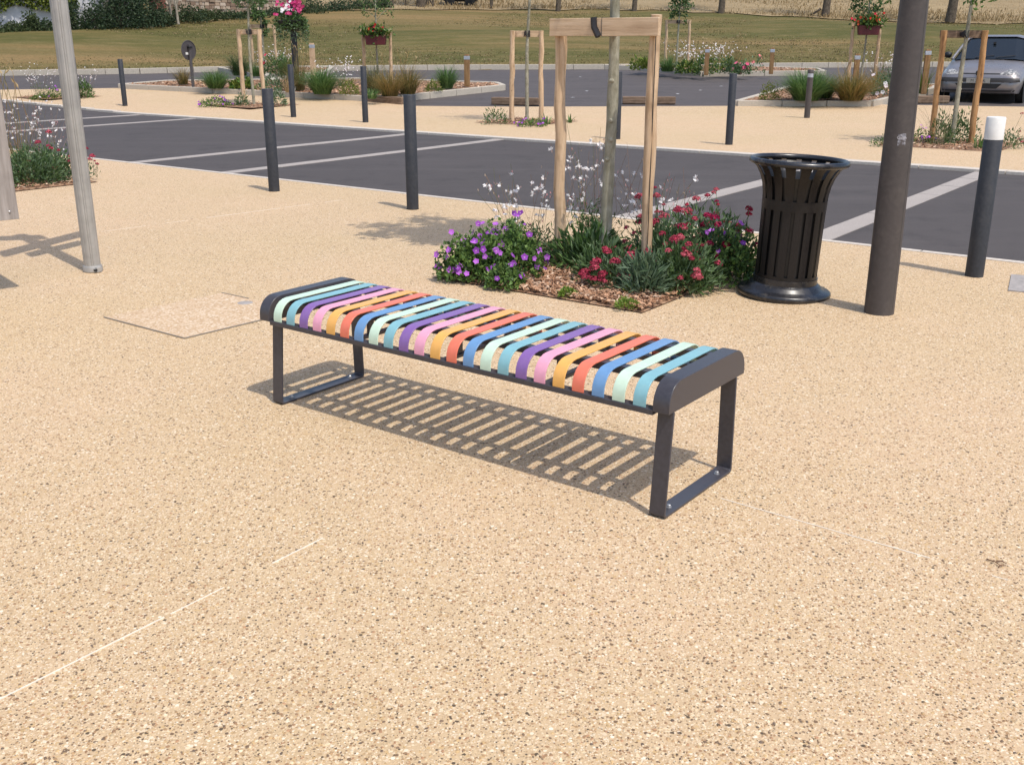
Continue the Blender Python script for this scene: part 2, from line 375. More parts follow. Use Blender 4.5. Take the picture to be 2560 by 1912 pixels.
# stone bands that mark the stalls
def band(a, b, w=.20):
    root = bpy.data.objects.new('stall_band', None); COL.objects.link(root); struct(root)
    a, b = np.array(a), np.array(b); L = np.linalg.norm(b-a); dd = (b-a)/L; n = max(1, round(L/.8)); an = math.atan2(dd[1], dd[0]); me = None
    for i in range(n):
        if me is None: o = MB().box((0, 0, -.03), (L/n-.010, w, .06)).build('granite_slab', SETT, root); me = o.data
        else: o = link('granite_slab', me, root)
        c = a+dd*(i+.5)*L/n; o.location = (c[0], c[1], float(lotz(c[1]))-.006+random.uniform(-.0015, .0015)); o.rotation_euler = (0, 0, an)
def cross_band(x, y, w=.2, full=True):      # through a point on the near edge, square across the lane
    p = np.array([x, y])+E2[:2]*.08; band(p, p+E2[:2]*5.52, w)
def foot(x, y):
    t = (y-NE(x))/(E2[1]+.74*E2[0]); return (x-E2[0]*t, y-E2[1]*t)
for m_ in ((2.0, 10.62), (4.0, 10.35), (-3.4, 15.7), (-1.88, 14.67), (-7.5, 20.1), (-8.95, 21.25)):
    f_ = foot(*m_); cross_band(f_[0], f_[1], .22 if m_[0] > 0 else .2)

# plaza joints, hatch, small covers
jm = m_stone('pale_joint', (.74, .66, .54), 30, .15)
def joint(p, q, nm='paving_joint', m=jm, w=.0045, segs=None):
    root = bpy.data.objects.new(nm, None); COL.objects.link(root); struct(root)
    p, q = np.array(p[:2]), np.array(q[:2]); L = np.linalg.norm(q-p); dd = (q-p)/L; t = 0
    while t < L:
        s = random.uniform(.15, .55); e = min(L, t+s); c = p+dd*(t+e)/2
        o = MB().box((0, 0, 0), (e-t, w*random.uniform(.6, 1.1), .004)).build('joint_strip', m, root); o.location = (c[0], c[1], .0005); o.rotation_euler = (0, 0, math.atan2(dd[1], dd[0]))
        t = e+random.choice([0, .02, .05, .18])
joint((-1.23, 2.12), (-.60, 2.97)); joint((-3.38, 8.50), (-1.67, 10.29)); joint((.72, 3.27), (1.45, 2.70))
joint((-2.0, 1.09), (-1.23, 2.12))
HM = paint('hatch_frame_metal', (.30, .27, .23), .5, .5)
PAVR = NT('hatch_gravel'); _co = PAVR.co(); _v = PAVR.n('TexVoronoi', Scale=95.); PAVR.l(_co, _v.inputs['Vector']); _s2 = PAVR.n('SeparateColor'); PAVR.l(_v.outputs['Color'], _s2.inputs[0])
PAVR.base(PAVR.ramp(_s2.outputs[0], [(0, (.55, .395, .25)), (.35, (.50, .345, .205)), (.55, (.60, .46, .315)), (.75, (.43, .29, .17)), (.9, (.66, .54, .40))], 'CONSTANT').outputs[0]); PAVR.set(Roughness=.85); PAVR.bump(_v.outputs['Distance'], .5, .004)
h0, h1, h2 = np.array([-1.73, 5.28]), np.array([-2.32, 5.72]), np.array([-1.22, 5.88]); h3 = h1+h2-h0
hr = bpy.data.objects.new('inspection_hatch', None); COL.objects.link(hr); tag(hr, 'gravel filled square inspection hatch set flush in the paving beside the bench', 'hatch')
MB().add([(*p, .003) for p in (h0, h2, h3, h1)], [(0, 1, 2, 3)]).build('gravel_fill', PAVR.m, hr)
for a, b in ((h0, h1), (h0, h2), (h3, h3+(h2-h3)*.35)):
    c = (a+b)/2; dd = b-a
    MB().box((0, 0, 0), (np.linalg.norm(dd), .005, .006)).build('frame_edge', HM, hr, loc=(c[0], c[1], .004)).rotation_euler = (0, 0, math.atan2(dd[1], dd[0]))
c = lot(613, 758); cv = MB(); cv.lathe([(.046, 0), (.046, .003), (.042, .004)], 24); tag(cv.build('valve_cover', GREYPL, loc=(c[0], c[1], 0), smooth=40), 'small round grey metal cover in paving beside the hatch', 'cover')
c = lot(2528, 728); a0 = np.array([c[0], c[1]]); mb = MB()
for dx in (0,): mb.box((.31, .26, .0), (.62, .52, .012))
o = mb.build('access_cover', GREYPL, loc=(a0[0]-.02, a0[1]-.0, .002)); o.rotation_euler = (0, 0, A1+R(10)); tag(o, 'flat grey access cover plate in the paving beside the white capped bollard', 'cover')

# foreground pebbles of the exposed aggregate, real stones set in the slab
def pebbles():
    n = 46000; Y = 1.45+2.6*rng.random(n)**1.35; X = (rng.random(n)*2-1)*(Y*.56+.25)
    keep = rng.random(n) < np.clip(1.25-(Y-1.45)/2.6, .15, 1); X, Y = X[keep], Y[keep]; n = len(X)
    r = .0024+.0034*rng.random(n)**1.8; asp = .6+.4*rng.random(n); an = rng.random(n)*6.28
    pal = np.array([(.42, .27, .15), (.31, .19, .11), (.20, .135, .09), (.15, .11, .085), (.52, .36, .19), (.64, .49, .33), (.70, .58, .43), (.42, .24, .14), (.60, .46, .30), (.66, .52, .36)])
    ci = rng.choice(len(pal), n, p=[.12, .09, .065, .035, .12, .18, .10, .07, .12, .10]); c = pal[ci]*(.85+.3*rng.random((n, 1)))*PT
    k = 7; a = np.arange(k)/k*2*math.pi; rr = 1+.18*rng.normal(size=(n, k)).clip(-1.2, 1.2)
    ring = lambda s, z: np.stack([(X[:, None]+s*r[:, None]*rr*(np.cos(a)*np.cos(an)[:, None]-asp[:, None]*np.sin(a)*np.sin(an)[:, None])), (Y[:, None]+s*r[:, None]*rr*(np.cos(a)*np.sin(an)[:, None]+asp[:, None]*np.sin(a)*np.cos(an)[:, None])), np.broadcast_to((z*r)[:, None], (n, k))], -1)
    V = np.concatenate([ring(1., -.15), ring(.72, .26), np.stack([X, Y, r*.34], -1)[:, None]], 1); m = 2*k+1
    f = [(j, (j+1) % k, k+(j+1) % k, k+j) for j in range(k)]; t = [(k+j, k+(j+1) % k, 2*k) for j in range(k)]
    base = np.arange(n)*m; mb = MB(); mb.v = [V.reshape(-1, 3)]; mb.n = n*m
    mb.f = (base[:, None, None]+np.array(f)[None]).reshape(-1, 4).tolist()+(base[:, None, None]+np.array(t)[None]).reshape(-1, 3).tolist()
    mb.c = [np.repeat(c, m, 0)]; o = mb.build('aggregate_pebbles', PEBB, bpy.data.objects['plaza_paving'], smooth=180); stuff(o)
pebbles()

# ------------------------------------------------------------ vegetation helpers
def unit(v): return v/(np.linalg.norm(v, axis=-1, keepdims=True)+1e-9)
def pick(pal, n, jit=.25):
    pal = np.array(pal, float); return pal[rng.integers(0, len(pal), n)]*(1-jit+2*jit*rng.random((n, 1)))
def leaves(mb, P, D, L, W, col, fold=.25):
    n = len(P); D = unit(D); L = np.broadcast_to(L, (n,))[:, None]; W = np.broadcast_to(W, (n,))[:, None]
    S = unit(np.cross(D, rng.normal(size=(n, 3)))); N = np.cross(D, S); mid = P+D*L*.45
    V = np.stack([P, mid-S*W/2+N*W*fold, P+D*L-N*L*.08, mid+S*W/2+N*W*fold], 1); b = (np.arange(n)*4)[:, None]
    F = np.concatenate([b+np.array([[0, 1, 2]]), b+np.array([[0, 2, 3]])])
    return mb.add(V.reshape(-1, 3), F, np.repeat(col, 4, 0))
def petals(mb, P, N, rad, k, col, cup=.25, wid=.9):
    n = len(P); N = unit(N); a0 = rng.random(n)*6.28; rad = np.broadcast_to(rad, (n,))
    S = unit(np.cross(N, rng.normal(size=(n, 3)))); T = np.cross(N, S)
    for j in range(k):
        a = a0+j*2*math.pi/k; da = math.pi/k*wid
        e = lambda q, r, h: P+(S*np.cos(q)[:, None]+T*np.sin(q)[:, None])*(r*rad)[:, None]+N*(h*rad)[:, None]
        V = np.stack([P, e(a-da, .75, cup*.7), e(a, 1., cup), e(a+da, .75, cup*.7)], 1); b = (np.arange(n)*4)[:, None]
        mb.add(V.reshape(-1, 3), b+np.array([[0, 1, 2, 3]]), np.repeat(col, 4, 0))
def stalks(mb, A, B, r, col, bend=.12):
    n = len(A); mid = (A+B)/2+rng.normal(size=(n, 3))*bend*np.linalg.norm(B-A, axis=1)[:, None]*np.array([1, 1, .3])
    for P, Q in ((A, mid), (mid, B)):
        d = unit(Q-P); s = unit(np.cross(d, np.array([.3, .2, 1.]))); t = np.cross(d, s); ring = []
        for X in (P, Q): ring += [X+r*(s*math.cos(q)+t*math.sin(q)) for q in (0, 2.09, 4.19)]
        V = np.stack(ring, 1); b = (np.arange(n)*6)[:, None]
        F = np.concatenate([b+np.array([[i, (i+1) % 3, 3+(i+1) % 3, 3+i]]) for i in range(3)]); mb.add(V.reshape(-1, 3), F, np.repeat(col, 6, 0))
    return mid
def mound(n, rx, ry, h, inner=.55, base=.0):
    d = unit(rng.normal(size=(n, 3))); d[:, 2] = np.abs(d[:, 2]); r = (inner+(1-inner)*rng.random(n)**.6)[:, None]
    ph = np.arctan2(d[:, 1], d[:, 0]); wob = (1+.16*np.sin(3*ph+rx*40)+.1*np.sin(5*ph+ry*70))[:, None]
    return d*r*wob*np.array([rx, ry, h])+np.array([0, 0, base]), d
GRN = [(.075, .14, .035), (.10, .18, .045), (.14, .235, .065), (.05, .095, .028)]
DGRN = [(.062, .115, .036), (.09, .155, .052), (.125, .20, .075), (.165, .24, .12)]
SILV = [(.14, .21, .12), (.19, .265, .17), (.105, .17, .09)]
YGRN = [(.17, .22, .035), (.22, .26, .05), (.12, .17, .03)]
GOLD = [(.30, .20, .06), (.22, .17, .05), (.38, .25, .09), (.14, .13, .04)]
TURQ = [(.085, .165, .045), (.12, .215, .06), (.165, .265, .085), (.065, .12, .038)]
PURP = [(.36, .085, .50), (.44, .125, .56), (.29, .065, .42)]
RED = [(.42, .045, .085), (.50, .07, .115), (.36, .035, .07), (.48, .10, .13)]
WHT = [(.86, .84, .83), (.82, .79, .79), (.84, .72, .73)]
def plant(name, label, cat, p, group=None): return thing(name, label, cat, p, 0, group)
PROTO = {}
def flower_meshes(key, fn, k=4):
    if key not in PROTO:
        PROTO[key] = []
        for _ in range(k):
            o = fn().build(key, PETAL); PROTO[key].append(o.data); bpy.data.objects.remove(o)
    return PROTO[key]
def scatter(parent, name, meshes, P, N, scale):
    N = unit(N)
    for p, n, s_ in zip(P, N, np.broadcast_to(scale, (len(P),))):
        o = link(name, meshes[random.randrange(len(meshes))], parent, tuple(p)); q = Vector(n).to_track_quat('Z', 'Y'); o.rotation_euler = (q.to_matrix() @ Matrix.Rotation(random.random()*6.28, 3, 'Z')).to_euler(); o.scale = (s_,)*3
def ger_flower():
    mb = MB(); petals(mb, np.zeros((1, 3)), np.array([[0, 0, 1.]]), 1., 5, pick(PURP, 1, .2), .3, 1.15); petals(mb, np.array([[0, 0, .05]]), np.array([[0, 0, 1.]]), .25, 5, np.array([[.55, .32, .62]]), .4, 1.); return mb
def val_head(col):
    mb = MB(); k = 60; d2 = unit(rng.normal(size=(k, 3))); d2[:, 2] = np.abs(d2[:, 2])*.9; c = pick(col, 1, .12)
    petals(mb, d2*(.75+.35*rng.random((k, 1))), d2+rng.normal(size=d2.shape)*.3, .23+.1*rng.random(k), 4, c*(.7+.6*rng.random((k, 1))), .2, 1.2)
    stalks(mb, np.tile([[0, 0, -.5]], (14, 1)), d2[:14]*.8, .02, pick([(.3, .12, .1), (.15, .18, .1)], 14)); return mb
def gau_flower():
    mb = MB()
    for a in (.5, 1.1, 2.0, 2.6):
        u = np.array([[math.cos(a), math.sin(a), .15]]); leaves(mb, np.zeros((1, 3)), u, 1.05, .75, pick(WHT[:2], 1, .06), .1)
    leaves(mb, np.zeros((4, 3)), np.array([[.1, -1, .4], [-.2, -1, .6], [.3, -.8, .5], [0, -.9, .2]]), .7, .07, pick([(.7, .5, .45)], 4)); return mb
def geranium(p, rx, ry, h, nl, nf, label, near=False):
    o = plant('geranium', label, 'plant', p); mb = MB(); P, D = mound(nl, rx, ry, h)
    leaves(mb, P, D*.5+rng.normal(size=P.shape)*.7+np.array([0, 0, .4]), .018+.024*rng.random(nl), .018+.014*rng.random(nl), pick(GRN+[(.19, .29, .07), (.15, .25, .05)], nl)); stuff(mb.build('foliage', LEAF, o))
    st = MB(); P, D = mound(nf, rx*1.08, ry*1.08, h*1.15, .93); P[:, 2] = np.maximum(P[:, 2], .06); k = nf//3; P[:k] = P[k:2*k]+rng.normal(size=(k, 3))*.022
    stalks(st, P*np.array([.75, .75, .6]), P, .0014, pick(GRN, nf)); stuff(st.build('stems', LEAF, o)); N = D+np.array([.2, -.75, .35])+rng.normal(size=P.shape)*.35; sz = .019+.010*rng.random(nf)
    if near: scatter(o, 'blossom', flower_meshes('geranium_blossom', ger_flower, 6), P, N, sz)
    else: fl = MB(); petals(fl, P, N, sz, 5, pick(PURP, nf, .2), .3, 1.15); stuff(fl.build('blossoms', PETAL, o))
    return o
def valerian(p, rx, ry, h, nl, nf, label, col=RED, leafpal=DGRN+SILV[:1], fz=1.15, leaf=.06, near=False, hs=1.):
    o = plant('red_valerian', label, 'plant', p); mb = MB(); P, D = mound(nl, rx, ry, h, .35)
    leaves(mb, P, D*.7+rng.normal(size=P.shape)*.5+np.array([0, 0, .5]), leaf*(.6+.7*rng.random(nl)), leaf*.27*(.7+.6*rng.random(nl)), pick(leafpal, nl)); stuff(mb.build('foliage', LEAF, o))
    P, D = mound(nf, rx*1.05, ry*1.05, h*fz, .85); P[:, 2] = np.maximum(P[:, 2], h*.35)+rng.random(nf)*h*.25
    st = MB(); stalks(st, P*np.array([.5, .5, .2]), P, .002, pick(SILV+DGRN, nf)); stuff(st.build('stems', LEAF, o)); sz = (.013+.020*rng.random(nf)**1.3)*hs
    if near: scatter(o, 'flower_head', flower_meshes('flower_head_%.2f' % col[0][0], lambda: val_head(col), 5), P, D*.3+np.array([0, 0, 1.]), sz)
    else:
        fl = MB(); k = 30; C = np.repeat(P, k, 0); rr = np.repeat(sz, k)[:, None]; d2 = unit(rng.normal(size=C.shape)); d2[:, 2] = np.abs(d2[:, 2])*.8
        petals(fl, C+d2*rr, d2+rng.normal(size=C.shape)*.3, .0055+.003*rng.random(len(C)), 4, np.repeat(pick(col, nf, .15), k, 0)*(.8+.4*rng.random((len(C), 1))), .2, 1.2); stuff(fl.build('flower_heads', PETAL, o))
    return o
def gaura(p, r, h, n, label, leaf=True, fsize=.017, per=5, nl=0, near=False):
    o = plant('gaura', label, 'plant', p); a = rng.random(n)*6.28; rb = r*.25*rng.random(n); A = np.stack([rb*np.cos(a), rb*np.sin(a), 0*a], -1)
    rt = r*(.35+.75*rng.random(n)); a2 = a+rng.normal(size=n)*.5; hh = h*(.6+.4*rng.random(n)); B = np.stack([rt*np.cos(a2), rt*np.sin(a2), hh], -1)
    st = MB(); mid = stalks(st, A, B, .0013 if near else .0016, pick([(.24, .16, .09), (.17, .18, .08), (.32, .20, .14)], n), .07); stuff(st.build('stems', LEAF, o))
    t = .5+.5*rng.random((n, per)); P = (mid[:, None]*(1-(t[..., None]-.5)*2)+B[:, None]*(t[..., None]-.5)*2).reshape(-1, 3)+rng.normal(size=(n*per, 3))*.012; m = len(P)
    w_ = rng.random(m) < (.42 if near else .55); N = rng.normal(size=(w_.sum(), 3))*.4+np.array([.3, -.9, .7]); bd = MB(); sz = fsize*(.7+.5*rng.random(w_.sum()))
    if near: scatter(o, 'blossom', flower_meshes('gaura_blossom', gau_flower, 5), P[w_], N, sz)
    else: fl = MB(); petals(fl, P[w_], N, sz, 4, pick(WHT, w_.sum(), .08), .15, .75); stuff(fl.build('blossoms', PETAL, o))
    b_ = ~w_; leaves(bd, P[b_], rng.normal(size=(b_.sum(), 3))*.5+np.array([0, 0, 1.5]), fsize*.95, fsize*.32, pick([(.62, .34, .34), (.55, .25, .25), (.55, .42, .30)], b_.sum())); stuff(bd.build('buds', PETAL, o))
    if nl:
        lf = MB(); t = rng.random(nl)*.8; i = rng.integers(0, n, nl); P = A[i]*(1-t[:, None])+mid[i]*t[:, None]
        leaves(lf, P+rng.normal(size=P.shape)*.025, rng.normal(size=P.shape)+np.array([0, 0, .6]), .03+.035*rng.random(nl), .010, pick(DGRN+GRN, nl)); stuff(lf.build('foliage', LEAF, o))
    return o
def blades(mb, n, h, spread, wd, pal, r0=.06, droop=.5, seg=4):
    a = rng.random(n)*6.28; rb = r0*rng.random(n)**.5; A = np.stack([rb*np.cos(a), rb*np.sin(a), 0*a], -1); a = a+rng.normal(size=n)*.5
    s = spread*rng.random(n)**.55; hh = h*(.5+.55*rng.random(n))*(1.08-.42*(s/spread)**2); dr = droop*(.3+.9*rng.random(n)); dirv = np.stack([np.cos(a), np.sin(a), 0*a], -1); sd = np.stack([-np.sin(a), np.cos(a), 0*a], -1)
    col = pick(pal, n); rings = []
    for i in range(seg+1):
        t = i/seg; c = A+dirv*(s*t**1.4)[:, None]; c[:, 2] = hh*(t*(1+dr)-dr*t*t*1.15); w_ = wd*(1-t**1.6)*.5+.0006
        rings += [c-sd*w_, c+sd*w_]
    V = np.stack(rings, 1); V[..., 2] = np.maximum(V[..., 2], .004); m = 2*(seg+1); b = (np.arange(n)*m)[:, None]
    F = np.concatenate([b+np.array([[2*i, 2*i+1, 2*i+3, 2*i+2]]) for i in range(seg)]); mb.add(V.reshape(-1, 3), F, np.repeat(col, m, 0)); return mb
def grass(p, h, spread, n, pal, label, wd=.008, seeds=0, group=None):
    o = plant('ornamental_grass', label, 'grass', p, group); stuff(blades(MB(), n, h, spread*1.5, wd, pal, spread*.42, .62).build('blades', LEAF, o))
    if seeds:
        s = MB(); a = rng.random(seeds)*6.28; B = np.stack([spread*.9*np.cos(a)*rng.random(seeds), spread*.9*np.sin(a)*rng.random(seeds), h*(1.05+.3*rng.random(seeds))], -1); stalks(s, B*np.array([.2, .2, 0]), B, .003, pick(GOLD, seeds)); leaves(s, B, rng.normal(size=B.shape)*.4+np.array([0, 0, 1.]), .09, .025, pick([(.5, .38, .2), (.42, .3, .15)], seeds)); stuff(s.build('seed_heads', LEAF, o))
    return o
def ball(p, rx, h, n, pal, label, name='low_shrub', leaf=.05, wid=.5, cat='shrub', fl=None, nfl=0):
    o = plant(name, label, cat, p); mb = MB(); P, D = mound(n, rx, rx, h, .45); leaves(mb, P, D+rng.normal(size=P.shape)*.6+np.array([0, 0, .5]), leaf*(.6+.7*rng.random(n)), leaf*wid, pick(pal, n)); stuff(mb.build('foliage', LEAF, o))
    if nfl:
        f = MB(); P, D = mound(nfl, rx*1.05, rx*1.05, h*1.08, .9); petals(f, P, D+np.array([0, -.6, .3]), leaf*.7, 5, pick(fl, nfl, .15), .2, 1.1); stuff(f.build('blossoms', PETAL, o))
    return o
def chips(parent, pts_fn, n, z=0.0, size=.035):
    P = pts_fn(n); L = size*(.5+.9*rng.random(n)); W = L*(.25+.3*rng.random(n)); T = .004+.004*rng.random(n); a = rng.random(n)*6.28; ti = rng.normal(size=(n, 2))*.3
    ux = np.stack([np.cos(a), np.sin(a), ti[:, 0]], -1); uy = np.stack([-np.sin(a), np.cos(a), ti[:, 1]], -1); uz = unit(np.cross(ux, uy)); V = []
    for sx, sy, sz in ((-1, -1, -1), (1, -1, -1), (1, 1, -1), (-1, 1, -1), (-.8, -.8, 1), (.8, -.8, 1), (.8, .8, 1), (-.8, .8, 1)): V.append(P+ux*(sx*L/2)[:, None]+uy*(sy*W/2)[:, None]+uz*(sz*T/2)[:, None])
    b = (np.arange(n)*8)[:, None]; F = np.concatenate([b+np.array([q]) for q in ((4, 5, 6, 7), (0, 1, 5, 4), (1, 2, 6, 5), (2, 3, 7, 6), (3, 0, 4, 7))])
    c = pick([(.40, .225, .13), (.50, .31, .195), (.30, .16, .09), (.58, .42, .30), (.19, .10, .06), (.44, .25, .15)], n)
    return stuff(MB().add(np.stack(V, 1).reshape(-1, 3), F, np.repeat(c, 8, 0)).build('wood_chips', CHIP, parent))
def pit(c, side, name, nchips, rot=A1, steel=True, size=.035):
    # a square tree pit cut in the paving, filled with bark
    r = rotz(rot)[:2, :2]; h = side/2; q = [np.array(c[:2])+r@np.array(s) for s in ((-h, -h), (h, -h), (h, h), (-h, h))]; z = float(lotz(c[1]))
    mb = MB(); n = 14; g = np.linspace(-h+.002, h-.002, n); X, Y = np.meshgrid(g, g); Z = .010+.018*rng.random((n, n)); Z[0] = Z[-1] = .008; Z[:, 0] = Z[:, -1] = .008
    W = np.stack([X, Y], -1).reshape(-1, 2)@r.T+np.array(c[:2]); idx = np.arange(n*n).reshape(n, n); F = np.stack([idx[:-1, :-1], idx[:-1, 1:], idx[1:, 1:], idx[1:, :-1]], -1).reshape(-1, 4)
    o = struct(mb.add(np.c_[W, Z.ravel()+z], F).build(name, MULCH, smooth=180))
    fn = lambda k: np.c_[(rng.random((k, 2))*2-1)*(h-.02)@r.T+np.array(c[:2]), z+.022+.02*rng.random(k)]
    chips(o, fn, nchips, size=size); return o

# ------------------------------------------------------------ the bench
def bench():
    o = thing('bench', 'low backless bench of multicoloured metal slats on dark grey legs', 'bench', (-1.0173, 4.2521, 0), R(-37.07))
    Dp, TOP, r, th = .545, .462, .075, .005
    def path(v0, v1, z0, top, r, n=7):
        p = [(v0, z0)]; p += [(v0+r-r*math.cos(t), top-r+r*math.sin(t)) for t in np.linspace(0, math.pi/2, n)]
        p += [(v1-r+r*math.sin(t), top-r+r*math.cos(t)) for t in np.linspace(0, math.pi/2, n)]; return p+[(v1, z0+.0)]
    outer = path(0, Dp, .372, TOP, r); inner = path(th, Dp-th, .372, TOP-th, r-th)
    def strap(u0, u1, out, inn):
        mb = MB(); v = []
        for (a, b), (c, d_) in zip(out, inn): v += [(u0, a, b), (u1, a, b), (u1, c, d_), (u0, c, d_)]
        n = len(out); f = [(4*i+j, 4*i+(j+1) % 4, 4*i+4+(j+1) % 4, 4*i+4+j) for i in range(n-1) for j in range(4)]+[(3, 2, 1, 0), (4*n-4, 4*n-3, 4*n-2, 4*n-1)]
        return mb.add(v, [q[::-1] for q in f])
    names = ['mint', 'aqua', 'purple', 'pink', 'yellow', 'orange', 'blue']
    cols = [lin(196, 218, 196), lin(128, 176, 184), lin(130, 96, 158), lin(224, 158, 180), lin(226, 170, 90), lin(222, 118, 92), lin(106, 146, 188)]
    mats = [paint(n+'_slat_paint', c, .34, 0, .05, 40, .5, .06, dirt=((.42, .36, .30, 1), 16, .16)) for n, c in zip(names, cols)]; meshes = {}
    scm = None
    for i in range(23):
        k = i % 7; u = .0375+i*.0797
        if k in meshes: s = link('slat', meshes[k], o)
        else: s = strap(-.0235, .0235, outer, inner).build('slat', mats[k], o, smooth=30, bevel=.0012); meshes[k] = s.data
        s.location = (u, 0, 0); s['label'] = names[k]+' painted slat'
        if not s.modifiers: bv = s.modifiers.new('bevel', 'BEVEL'); bv.width = .0012; bv.segments = 2; bv.limit_method = 'ANGLE'; bv.angle_limit = R(40)
        for v in (Dp-th,):
            mb = MB(); t_ = np.linspace(0, 2*math.pi, 11)[:-1]
            if scm is None:
                sc_ = MB().add([(.006*math.cos(q), -.003, .006*math.sin(q)) for q in t_]+[(.006*math.cos(q), .001, .006*math.sin(q)) for q in t_], [tuple(range(10))[::-1]]+[(j, (j+1) % 10, (j+1) % 10+10, j+10) for j in range(10)]).build('screw', ZINC, s); scm = sc_.data
            else: sc_ = link('screw', scm, s)
            sc_.location = (0, v, .392)
    # end caps
    po = path(-.004, Dp+.004, .366, TOP+.006, r+.004, 9)
    for a, b in ((-.07, -.012), (1.843, 1.903)):
        MB().extrude(po, a, b, 0).build('end_cap', STEEL, o, smooth=30, bevel=.002)
    for v, nm in ((.0, 'front_rail'), (Dp-.035, 'rear_rail')): MB().box((.9165, v+.0175, .362), (1.853, .041, .019)).build(nm, STEEL, o, bevel=.002)
    for v in (.125, .43): MB().box((.9155, v, .442), (1.852, .034, .028)).build('support_rail', STEEL, o, bevel=.002)
    for u in (.46, .928, 1.396): MB().box((u, Dp/2, .3605), (.03, Dp-.084, .012)).build('cross_bar', STEEL, o, bevel=.001)
    for u in (.46, .928, 1.396):
        for v in (.125, .43): MB().box((u, v, .397), (.012, .03, .064)).build('bracket', STEEL, o)
    for u in (.004, 1.876):
        f = MB(); p0 = [(.026, .366), (-.004, .012), (.002, .0035), (.010, .002), (.480, .002), (.490, .0035), (.498, .012), (.490, .366)]
        p1 = [(.035, .366), (.005, .016), (.007, .0125), (.013, .0105), (.479, .0105), (.487, .0125), (.489, .016), (.481, .366)]
        strap(u-.029, u+.029, p0, p1).build('leg_frame', STEEL, o, smooth=30, bevel=.0015)
        for v in (.075, .43):
            bo = MB(); bo.lathe([(.011, .0), (.011, .003), (.0075, .003), (.0075, .009), (.005, .011)], 6).build('bolt', ZINC, o, loc=(u+.002, v, .010), smooth=30)
    return o
bench()

# ------------------------------------------------------------ litter bin
def bin_():
    c = lot(1964, 758); c = np.array([1.688, 6.31])
    o = thing('litter_bin', 'black flared slatted metal litter bin beside the flower bed', 'litter bin', (c[0], c[1], -.004)); o.rotation_euler = (0, R(2.2), 0)
    MB().lathe([(.255, 0), (.277, .004), (.284, .02), (.282, .034), (.272, .042), (.240, .046), (.228, .055), (.216, .072), (.200, .084), (.194, .086), (.194, .12)], 64).build('base', BINB, o, smooth=50)
    prof = [(.1865, .10), (.1875, .25), (.189, .45), (.1905, .57), (.194, .625), (.203, .68), (.220, .73), (.246, .775), (.278, .806)]
    n, t, me = 18, .003, None
    for i in range(n):
        if me is None:
            w_ = 2*math.pi/n*.67; pr = prof+[(a-t, b) for a, b in prof[::-1]]; mb = MB(); k = len(pr); aa = np.linspace(-w_/2, w_/2, 5)
            v = [(a*math.cos(q), a*math.sin(q), b) for q in aa for a, b in pr]
            f = [(j*k+i2, (j+1)*k+i2, (j+1)*k+(i2+1) % k, j*k+(i2+1) % k) for j in range(4) for i2 in range(k)]+[tuple(range(k)), tuple(range(4*k, 5*k))[::-1]]
            s = mb.add(v, f).build('slat', BINP, o, smooth=35); me = s.data
        else: s = link('slat', me, o)
        s.rotation_euler = (0, 0, 2*math.pi*(i+.25)/n)
    ring = lambda pr: [(a, b) for a, b in pr]+[(a-.006, b) for a, b in pr[::-1]]+[pr[0]]
    MB().lathe(ring([(.1885, .088), (.1888, .14)]), 64, cap=False).build('lower_band', BINP, o, smooth=40)
    MB().lathe(ring([(.1918, .535), (.1932, .595)]), 64, cap=False).build('middle_band', BINP, o, smooth=40)
    MB().lathe([(.272+.019*math.cos(q)+.004, .815+.019*math.sin(q)) for q in np.linspace(0, 2*math.pi, 15)], 72, cap=False).build('rim', BINB, o, smooth=180)
    MB().lathe([(.10, .11), (.17, .115), (.172, .60), (.184, .66), (.204, .72), (.212, .735), (.208, .735), (.180, .66), (.168, .60), (.166, .13), (.0, .13)], 40).build('liner', LINER, o, smooth=40)
bin_()

# ------------------------------------------------------------ posts
def bollard_mesh(h, r, parent, mat, top=None):
    MB().lathe([(r, 0), (r, h-.006), (r-.004, h-.001), (0, h)], 28).build('post', mat, parent, smooth=40)
BG = 'dark grey steel bollards'
def bollard(q, label, h=1.03, r=.056, tilt=(0, 0)):
    p = at(*q); o = thing('bollard', label, 'bollard', p, 0, BG); o.rotation_euler = (*tilt, 0)
    bollard_mesh(h, r, o, BOLL); MB().lathe([(r+.001, 0), (r+.0015, .006), (r+.0002, .008)], 24, cap=False).build('base_ring', BLACK, o, smooth=60); return o
bollard((686, 478), 'dark grey bollard on plaza edge, near the paired stall bands')
bollard((1032, 523), 'dark grey bollard on plaza edge between flower bed and next bollard')
bollard((196, 258), 'dark grey bollard mostly hidden behind the aluminium fingerpost')
bollard((313, 266), 'dark grey bollard on far footway next to the fingerpost one')
bollard((734, 294), 'dark grey bollard on far footway, between staked tree and red planter box')
bollard((914, 307), 'dark grey bollard on far footway in front of the timber kerb end')
bollard((1542, 349), 'dark grey bollard on far footway seen between trunk and split stake')
bollard((1822, 363), 'dark grey bollard on far footway behind the litter bin')
p = at(2435, 690); o = thing('bollard', 'dark grey bollard with white painted top beside the lamp column', 'bollard', p, 0, BG); bollard_mesh(.895, .058, o, BOLL)
MB().lathe([(.0585, .893), (.0585, 1.027), (.054, 1.033), (0, 1.034)], 28).build('white_cap', WHITE, o, smooth=40)
p = at(2017, 296); o = thing('light_bollard', 'short grey metal light bollard standing before the right grass island', 'light bollard', p); MB().lathe([(.058, 0), (.058, .79)], 24).build('post', LAMP, o, smooth=40)
MB().lathe([(.056, .79), (.056, .865)], 24).build('lens', LENS, o, smooth=40); MB().lathe([(.058, .865), (.058, .93), (.05, .94), (0, .94)], 24).build('cap', LAMP, o, smooth=40)
